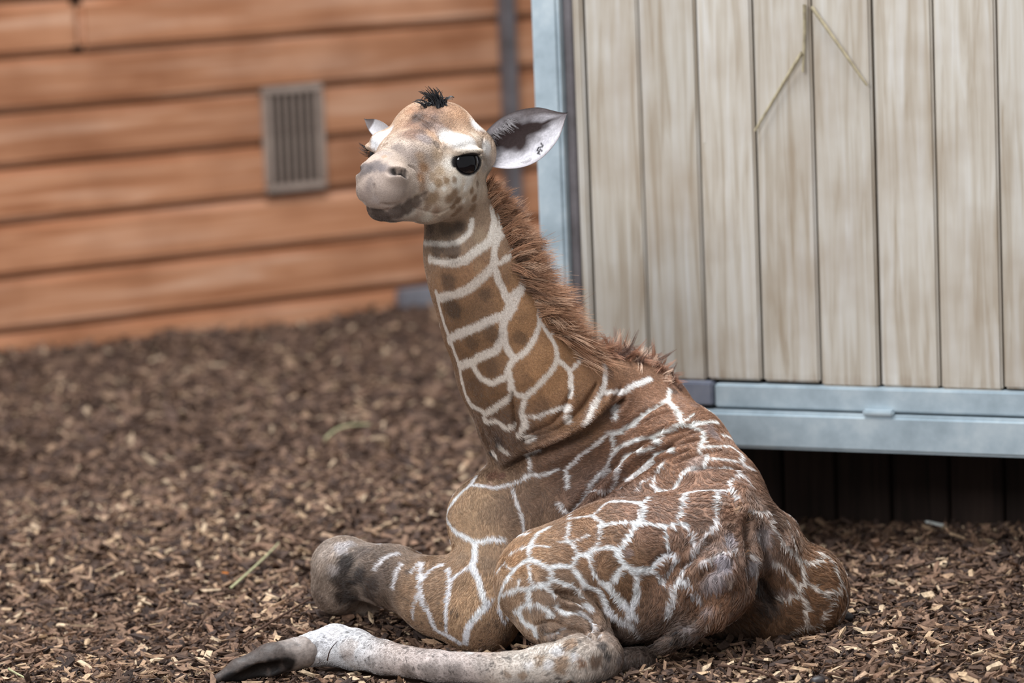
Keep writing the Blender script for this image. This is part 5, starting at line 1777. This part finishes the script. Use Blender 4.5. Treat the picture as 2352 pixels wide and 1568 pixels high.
for k in range(24):
    L = np.array([random.uniform(.024, .052)])
    me = chips_mesh('wood_chip', np.zeros(1), np.zeros(1), np.zeros(1), L, np.zeros(1), np.zeros(1), rng.normal(0, .3, 1), PALN[[TONES[k % 8][0]]])
    me.materials.append(M['chips'])
    variants.append(me)
count = 0
while count < 300:
    px_ = random.uniform(20, 2332)
    py_ = random.uniform(1300, 1566)
    g = atz(px_, py_, .004)
    if in_body(g[0], g[1], .012):
        continue
    hit = bvh.ray_cast(Vector(CAM), Vector(ray(px_, py_)).normalized())
    if hit[0] is not None and hit[0][1] < g[1]:
        continue
    o = bpy.data.objects.new('wood_chip', variants[count % 24])
    COL.objects.link(o)
    o.location = (g[0], g[1], float(ground_h(g[0], g[1])) + random.uniform(.010, .019))
    o.rotation_euler = (random.gauss(0, .22), random.gauss(0, .22), random.uniform(0, 6.28))
    place = chip_place(px_, py_)
    tag(o, 'loose %s wood chip %s' % (TONES[count % 24 % 8][1], place), 'wood chip', 'loose chips ' + place)
    count += 1


# straws, twigs, droppings and a scrap
def stalk(name, p0, p1, r0, r1, mat, bend, label, cat, group=None):
    p0, p1 = np.array(p0), np.array(p1)
    ts = np.linspace(0, 1, 12)
    side = np.cross(p1 - p0, [0, 0, 1.0])
    side /= np.linalg.norm(side) + 1e-9
    P = p0 + (p1 - p0) * ts[:, None] + side * (bend * np.sin(math.pi * ts))[:, None] + np.array([0, 0, 1]) * (abs(bend) * .6 * np.sin(math.pi * ts))[:, None]
    V, Q = tube_strands([(P, r0 + (r1 - r0) * ts)], 7)
    return tag(link(name, np_mesh(name, V, Q), mat), label, cat, group)


M['straw'] = plain_mat('pale_green_straw', srgb(170, 166, 128), 0.6, 0.3)
M['twig'] = plain_mat('dark_twig', srgb(74, 54, 44), 0.8, 0.2)
M['dropping'] = plain_mat('dark_dropping', srgb(52, 46, 46), 0.45, 0.4)
M['scrap'] = plain_mat('white_scrap', srgb(225, 228, 222), 0.7, 0.3)
M['leaf'] = plain_mat('orange_leaf', srgb(196, 118, 54), 0.6, 0.3)


def gp(px_, py_, up=.02):
    g = atz(px_, py_, .01)
    return np.array([g[0], g[1], float(ground_h(g[0], g[1])) + up])


stalk('straw_stalk', gp(528, 1345), gp(640, 1250, .03), .0035, .002, M['straw'], .01, 'pale green straw stalk lying left of the folded front leg', 'straw')
stalk('straw_stalk', gp(745, 1010), gp(850, 985, .03), .004, .003, M['straw'], -.02, 'short green straw lying on the chips far behind the front leg', 'straw')
stalk('straw_stalk', gp(20, 1530), gp(62, 1556, .02), .003, .002, M['straw'], .01, 'bit of yellow straw in the bottom left corner of the floor', 'straw')
stalk('twig', gp(560, 1465), gp(720, 1415, .025), .003, .002, M['twig'], .02, 'thin dark twig lying behind the outstretched hind foot', 'twig')
fz = atz(752, 1516, .03)
stalk('twig', fz, atz(775, 1472, .085), .0014, .0006, M['twig'], .004, 'thin dark twig standing against the pale hind fetlock', 'twig')
stalk('twig', gp(1650, 1525), gp(1795, 1560, .02), .004, .002, M['twig'], -.01, 'dark bent twig among chips in front of the tail', 'twig')
stalk('twig', gp(1690, 1535), gp(1705, 1500, .04), .004, .0025, M['twig'], .01, 'short pointed twig standing up in front of the rump', 'twig')
for (x, y, r_, lab) in ((1945, 1425, .013, 'round dark dropping on the chips right of the far haunch'), (1878, 1555, .013, 'dark dropping at the bottom edge below the far haunch'), (1388, 1556, .015, 'dark dropping at the bottom edge below the near hock')):
    g = gp(x, y, .016)
    V, Q = uv_sphere(np.zeros(3), np.array([1., 0, 0]), np.array([0, 1., 0]), np.array([0, 0, 1.]), (r_ * 1.25, r_, r_ * .85), 16, 10)
    V = V * (1 + .06 * np.sin(V[:, :1] * 300 + V[:, 1:2] * 200))
    o = tag(link('dropping', np_mesh('dropping', V, Q), M['dropping']), lab, 'dropping', 'round dark droppings')
    o.location = g
me = chips_mesh('paper_scrap', np.zeros(1), np.zeros(1), np.zeros(1), np.array([.042]), np.array([.3]), np.array([-.3]), np.array([.5]), np.ones((1, 3)) * .8)
o = tag(link('paper_scrap', me, M['scrap']), 'small white scrap lying in the shade under the door', 'scrap')
g = gp(2148, 1228, .03)
o.location = g
me = chips_mesh('leaf', np.zeros(1), np.zeros(1), np.zeros(1), np.array([.022]), np.array([.3]), np.array([-.2]), np.array([.3]), np.ones((1, 3)) * .5)
o = tag(link('leaf', me, M['leaf']), 'tiny orange leaf on the chips beside the straw stalk', 'leaf')
o.location = gp(518, 1312, .025)

# hay caught on the planks of the door
M['hay'] = plain_mat('dry_hay', srgb(160, 148, 122), 0.7, 0.2)


def dpt(px_, py_, off=.012):
    s_, z_ = door_s(px_, py_, 0)
    q = DA + DD * s_ + DN * off
    return np.array([q[0], q[1], z_])


for (a, b, lab) in (((1868, 15), (1995, 195), 'dry hay stalk leaning down to the right on the door planks'), ((1852, 10), (1848, 165), 'upright green hay stalk hanging on the door planks'), ((1846, 120), (1738, 300), 'dry hay stalk leaning down to the left on the door planks')):
    stalk('hay_stalk', dpt(*a), dpt(*b), .0045, .003, M['hay'], .006, lab, 'hay', 'hay caught on the door')

print('script seconds', round(time.time() - T0, 1))
